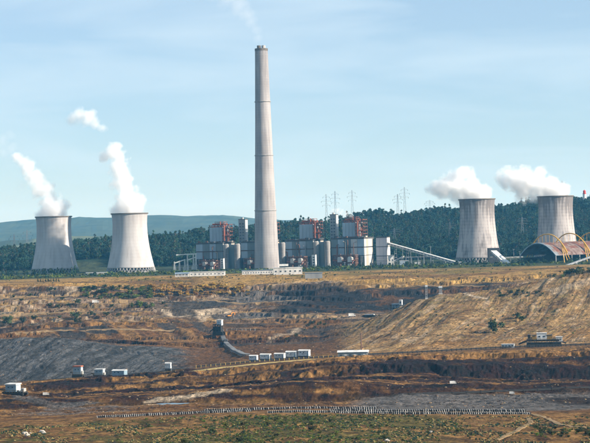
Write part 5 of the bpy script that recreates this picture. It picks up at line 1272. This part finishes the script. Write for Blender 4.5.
# loose rubble on the worked ground
def rock_mesh(seed, m):
    bm_ = bmesh.new(); bmesh.ops.create_icosphere(bm_, subdivisions=1, radius=1); r_ = random.Random(seed)
    for v in bm_.verts: v.co *= r_.uniform(.6, 1.25); v.co.z *= .7
    me = bpy.data.meshes.new('rock'); bm_.to_mesh(me); bm_.free(); me.materials.append(m); return me
rk = [rock_mesh(1, mat('rock_ochre', (.17, .115, .07), .9, .3, .5, rand=.35)), rock_mesh(2, mat('rock_dark', (.05, .037, .03), .9, .3, .5, rand=.35)), rock_mesh(3, mat('rock_pale', (.34, .29, .24), .9, .3, .5, rand=.3))]
n = 16000; dd = np.where(np.arange(n) % 3 > 0, R3.uniform(815, 1340, n), R3.uniform(1420, 2080, n)); uu = R3.uniform(-20, 610, n); xx = (uu - W0 / 2) / F * dd
keep = fbm(xx / 35, dd / 16, 3, 99) > R3.uniform(-.08, .16, n); xx, dd = xx[keep], dd[keep]
rp = np.stack([xx, dd, ground_zv(xx, dd)], -1); rs = np.minimum(.9, .2 + R3.exponential(.24, len(xx))) * np.where(dd < 1340, 1, 1.3)
instancer('rubble', 'loose rocks and clods strewn over the pit', 'rubble', rp, rs, [rk[0], rk[1], rk[1], rk[0]])

# ------------------------------------------------------------------ steam and smoke (real volumes)
def plume(name, label, puffs, d, density, base=None, noise_s=.055, soft=1.15, edge=1.25, voxel=3.0, depth=None, cat='steam', col=(.995, .995, .995), group=None, grow=1.36):
    """puffs: photo (u, v, radius px[, dy metres])"""
    o0 = at(puffs[0][0], puffs[0][1], d) if base is None else Vector(base); cs = []
    for q in puffs:
        c = at(q[0], q[1], d); c.y += q[3] if len(q) > 3 else 0; cs.append((c - o0, q[2] * grow * d / F))
    bm_ = bmesh.new()
    for c, r in cs: bmesh.ops.create_icosphere(bm_, subdivisions=3, radius=r * 1.12, matrix=Matrix.Translation(c))
    me0 = bpy.data.meshes.new('tmp'); bm_.to_mesh(me0); bm_.free(); ob = bpy.data.objects.new('tmp', me0); COL.objects.link(ob)
    md = ob.modifiers.new('r', 'REMESH'); md.mode = 'VOXEL'; md.voxel_size = voxel
    dg = bpy.context.evaluated_depsgraph_get(); me = bpy.data.meshes.new_from_object(ob.evaluated_get(dg)); bpy.data.objects.remove(ob)
    m = bpy.data.materials.new(name); m.use_nodes = True; t = m.node_tree; t.nodes.clear(); N = t.nodes
    out = N.new('ShaderNodeOutputMaterial'); pv = N.new('ShaderNodeVolumePrincipled'); pv.inputs['Color'].default_value = (*col, 1); pv.inputs['Anisotropy'].default_value = .0
    tcn = N.new('ShaderNodeTexCoord'); last = None
    nz = N.new('ShaderNodeTexNoise'); nz.inputs['Scale'].default_value = noise_s; nz.inputs['Detail'].default_value = 6; nz.inputs['Roughness'].default_value = .6
    t.links.new(tcn.outputs['Object'], nz.inputs['Vector'])
    for c, r in cs:
        dn = N.new('ShaderNodeVectorMath'); dn.operation = 'DISTANCE'; dn.inputs[1].default_value = c; t.links.new(tcn.outputs['Object'], dn.inputs[0])
        ma = N.new('ShaderNodeMath'); ma.operation = 'MULTIPLY_ADD'; ma.inputs[1].default_value = -1.0 / r; ma.inputs[2].default_value = 1.0; t.links.new(dn.outputs['Value'], ma.inputs[0])
        if last is None: last = ma.outputs[0]
        else:
            mxn = N.new('ShaderNodeMath'); mxn.operation = 'SMOOTH_MAX'; mxn.inputs[2].default_value = .15; t.links.new(last, mxn.inputs[0]); t.links.new(ma.outputs[0], mxn.inputs[1]); last = mxn.outputs[0]
    ns_ = N.new('ShaderNodeMath'); ns_.operation = 'MULTIPLY_ADD'; ns_.inputs[1].default_value = edge * 2; ns_.inputs[2].default_value = -edge; t.links.new(nz.outputs['Fac'], ns_.inputs[0])
    ad = N.new('ShaderNodeMath'); ad.operation = 'ADD'; t.links.new(last, ad.inputs[0]); t.links.new(ns_.outputs[0], ad.inputs[1])
    r_ = N.new('ShaderNodeMapRange'); r_.inputs['From Min'].default_value = .12; r_.inputs['From Max'].default_value = .12 + 1 / soft; r_.inputs['To Max'].default_value = density
    t.links.new(ad.outputs[0], r_.inputs['Value']); t.links.new(r_.outputs[0], pv.inputs['Density']); t.links.new(pv.outputs[0], out.inputs['Volume'])
    me.materials.clear(); me.materials.append(m)
    ob = bpy.data.objects.new(name, me); COL.objects.link(ob); ob.location = o0; return tag(ob, label, cat, group)
G_ = 'steam plumes of the cooling towers'
plume('steam_plume', 'steam plume leaning left from the leftmost cooling tower', [(43, 214, 7.5), (52, 213, 8.5, -10), (52, 213, 8.5, 10), (61, 214.5, 7.5), (54, 207, 12), (49, 201, 10.5), (44, 192, 9.5), (38, 184, 8.5), (34, 176, 7.5), (29, 168, 7), (23, 161, 6), (16, 157, 5.5)], 2640, .15, group=G_)
plume('steam_plume', 'tall white plume rising from the second cooling tower from the left', [(118, 209, 7.5), (128, 208, 9, -10), (128, 208, 9, 10), (138, 209, 7.5), (129, 201, 12.5), (126, 193, 11), (122, 184, 9.5), (120, 175, 9), (119, 166, 8.5), (120, 158, 8), (113, 153, 8), (105, 156, 5.5), (118, 147, 5)], 2560, .17, group=G_)
plume('steam_puff', 'loose white puff drifting above the second cooling tower', [(73, 118, 6), (80, 116, 7.5), (88, 118, 8), (95, 122, 6), (102, 128, 5)], 2560, .07, group=G_, soft=1.4)
plume('steam_puff', 'faint torn steam at the far left above the leftmost plume', [(2, 140, 7), (10, 135, 5), (12, 148, 6), (4, 152, 5), (22, 186, 6)], 2640, .012, group=G_, soft=1.0, edge=1.2)
plume('steam_plume', 'billowing plume blown left from the third cooling tower', [(467, 195, 8), (477, 195, 8, -10), (477, 195, 8, 10), (486, 195.5, 7), (476, 191, 10), (466, 189, 13), (456, 187, 12.5), (446, 188, 10.5), (437, 188, 8), (463, 175, 9), (470, 180, 8), (455, 178, 8), (431, 189, 5)], 2620, .18, group=G_)
plume('steam_plume', 'billowing plume blown left from the rightmost cooling tower', [(546, 192, 8), (555, 192, 8, -10), (555, 192, 8, 10), (564, 192.5, 7), (553, 188, 10), (542, 186, 13), (530, 184, 13.5), (518, 181, 12), (508, 179, 9.5), (500, 178, 6.5), (524, 193, 9), (540, 176, 8), (532, 198, 6)], 2660, .18, group=G_)
plume('chimney_smoke', 'faint thin smoke trailing left from the chimney top', [(258, 38, 5), (256, 30, 6), (252, 22, 7.5), (246, 13, 9), (238, 4, 11), (229, -5, 13), (219, -13, 14)], 2530, .016, soft=1.0, edge=.8, cat='smoke', noise_s=.06)
plume('steam_wisp', 'small white steam wisp blowing over the right end boiler house', [(333, 211, 2.6), (337, 211, 3.2), (341, 212.5, 3.2), (346, 214, 3.0), (351, 216, 2.4)], 2560, .09, voxel=1.0, noise_s=.2)

# ------------------------------------------------------------------ haze: air of even density round the whole scene
hz_m = bpy.data.materials.new('haze'); hz_m.use_nodes = True; t = hz_m.node_tree; t.nodes.clear()
o_ = t.nodes.new('ShaderNodeOutputMaterial'); pv = t.nodes.new('ShaderNodeVolumePrincipled'); pv.inputs['Density'].default_value = HAZE; pv.inputs['Color'].default_value = (*HAZE_COL, 1); pv.inputs['Anisotropy'].default_value = .1; pv.inputs['Absorption Color'].default_value = (1, 1, 1, 1)
t.links.new(pv.outputs[0], o_.inputs['Volume']); hz_m.cycles.homogeneous_volume = True
zmin = float(ZT.min())
MBH = MB().box((0, 13000, 0), (56000, 27600, 480 - (zmin - 200)))
hz = MBH.build('haze', hz_m, None, (0, 0, zmin - 200)); tag(hz, 'thin bluish haze filling the air over pit and plant', None, None, 'stuff')
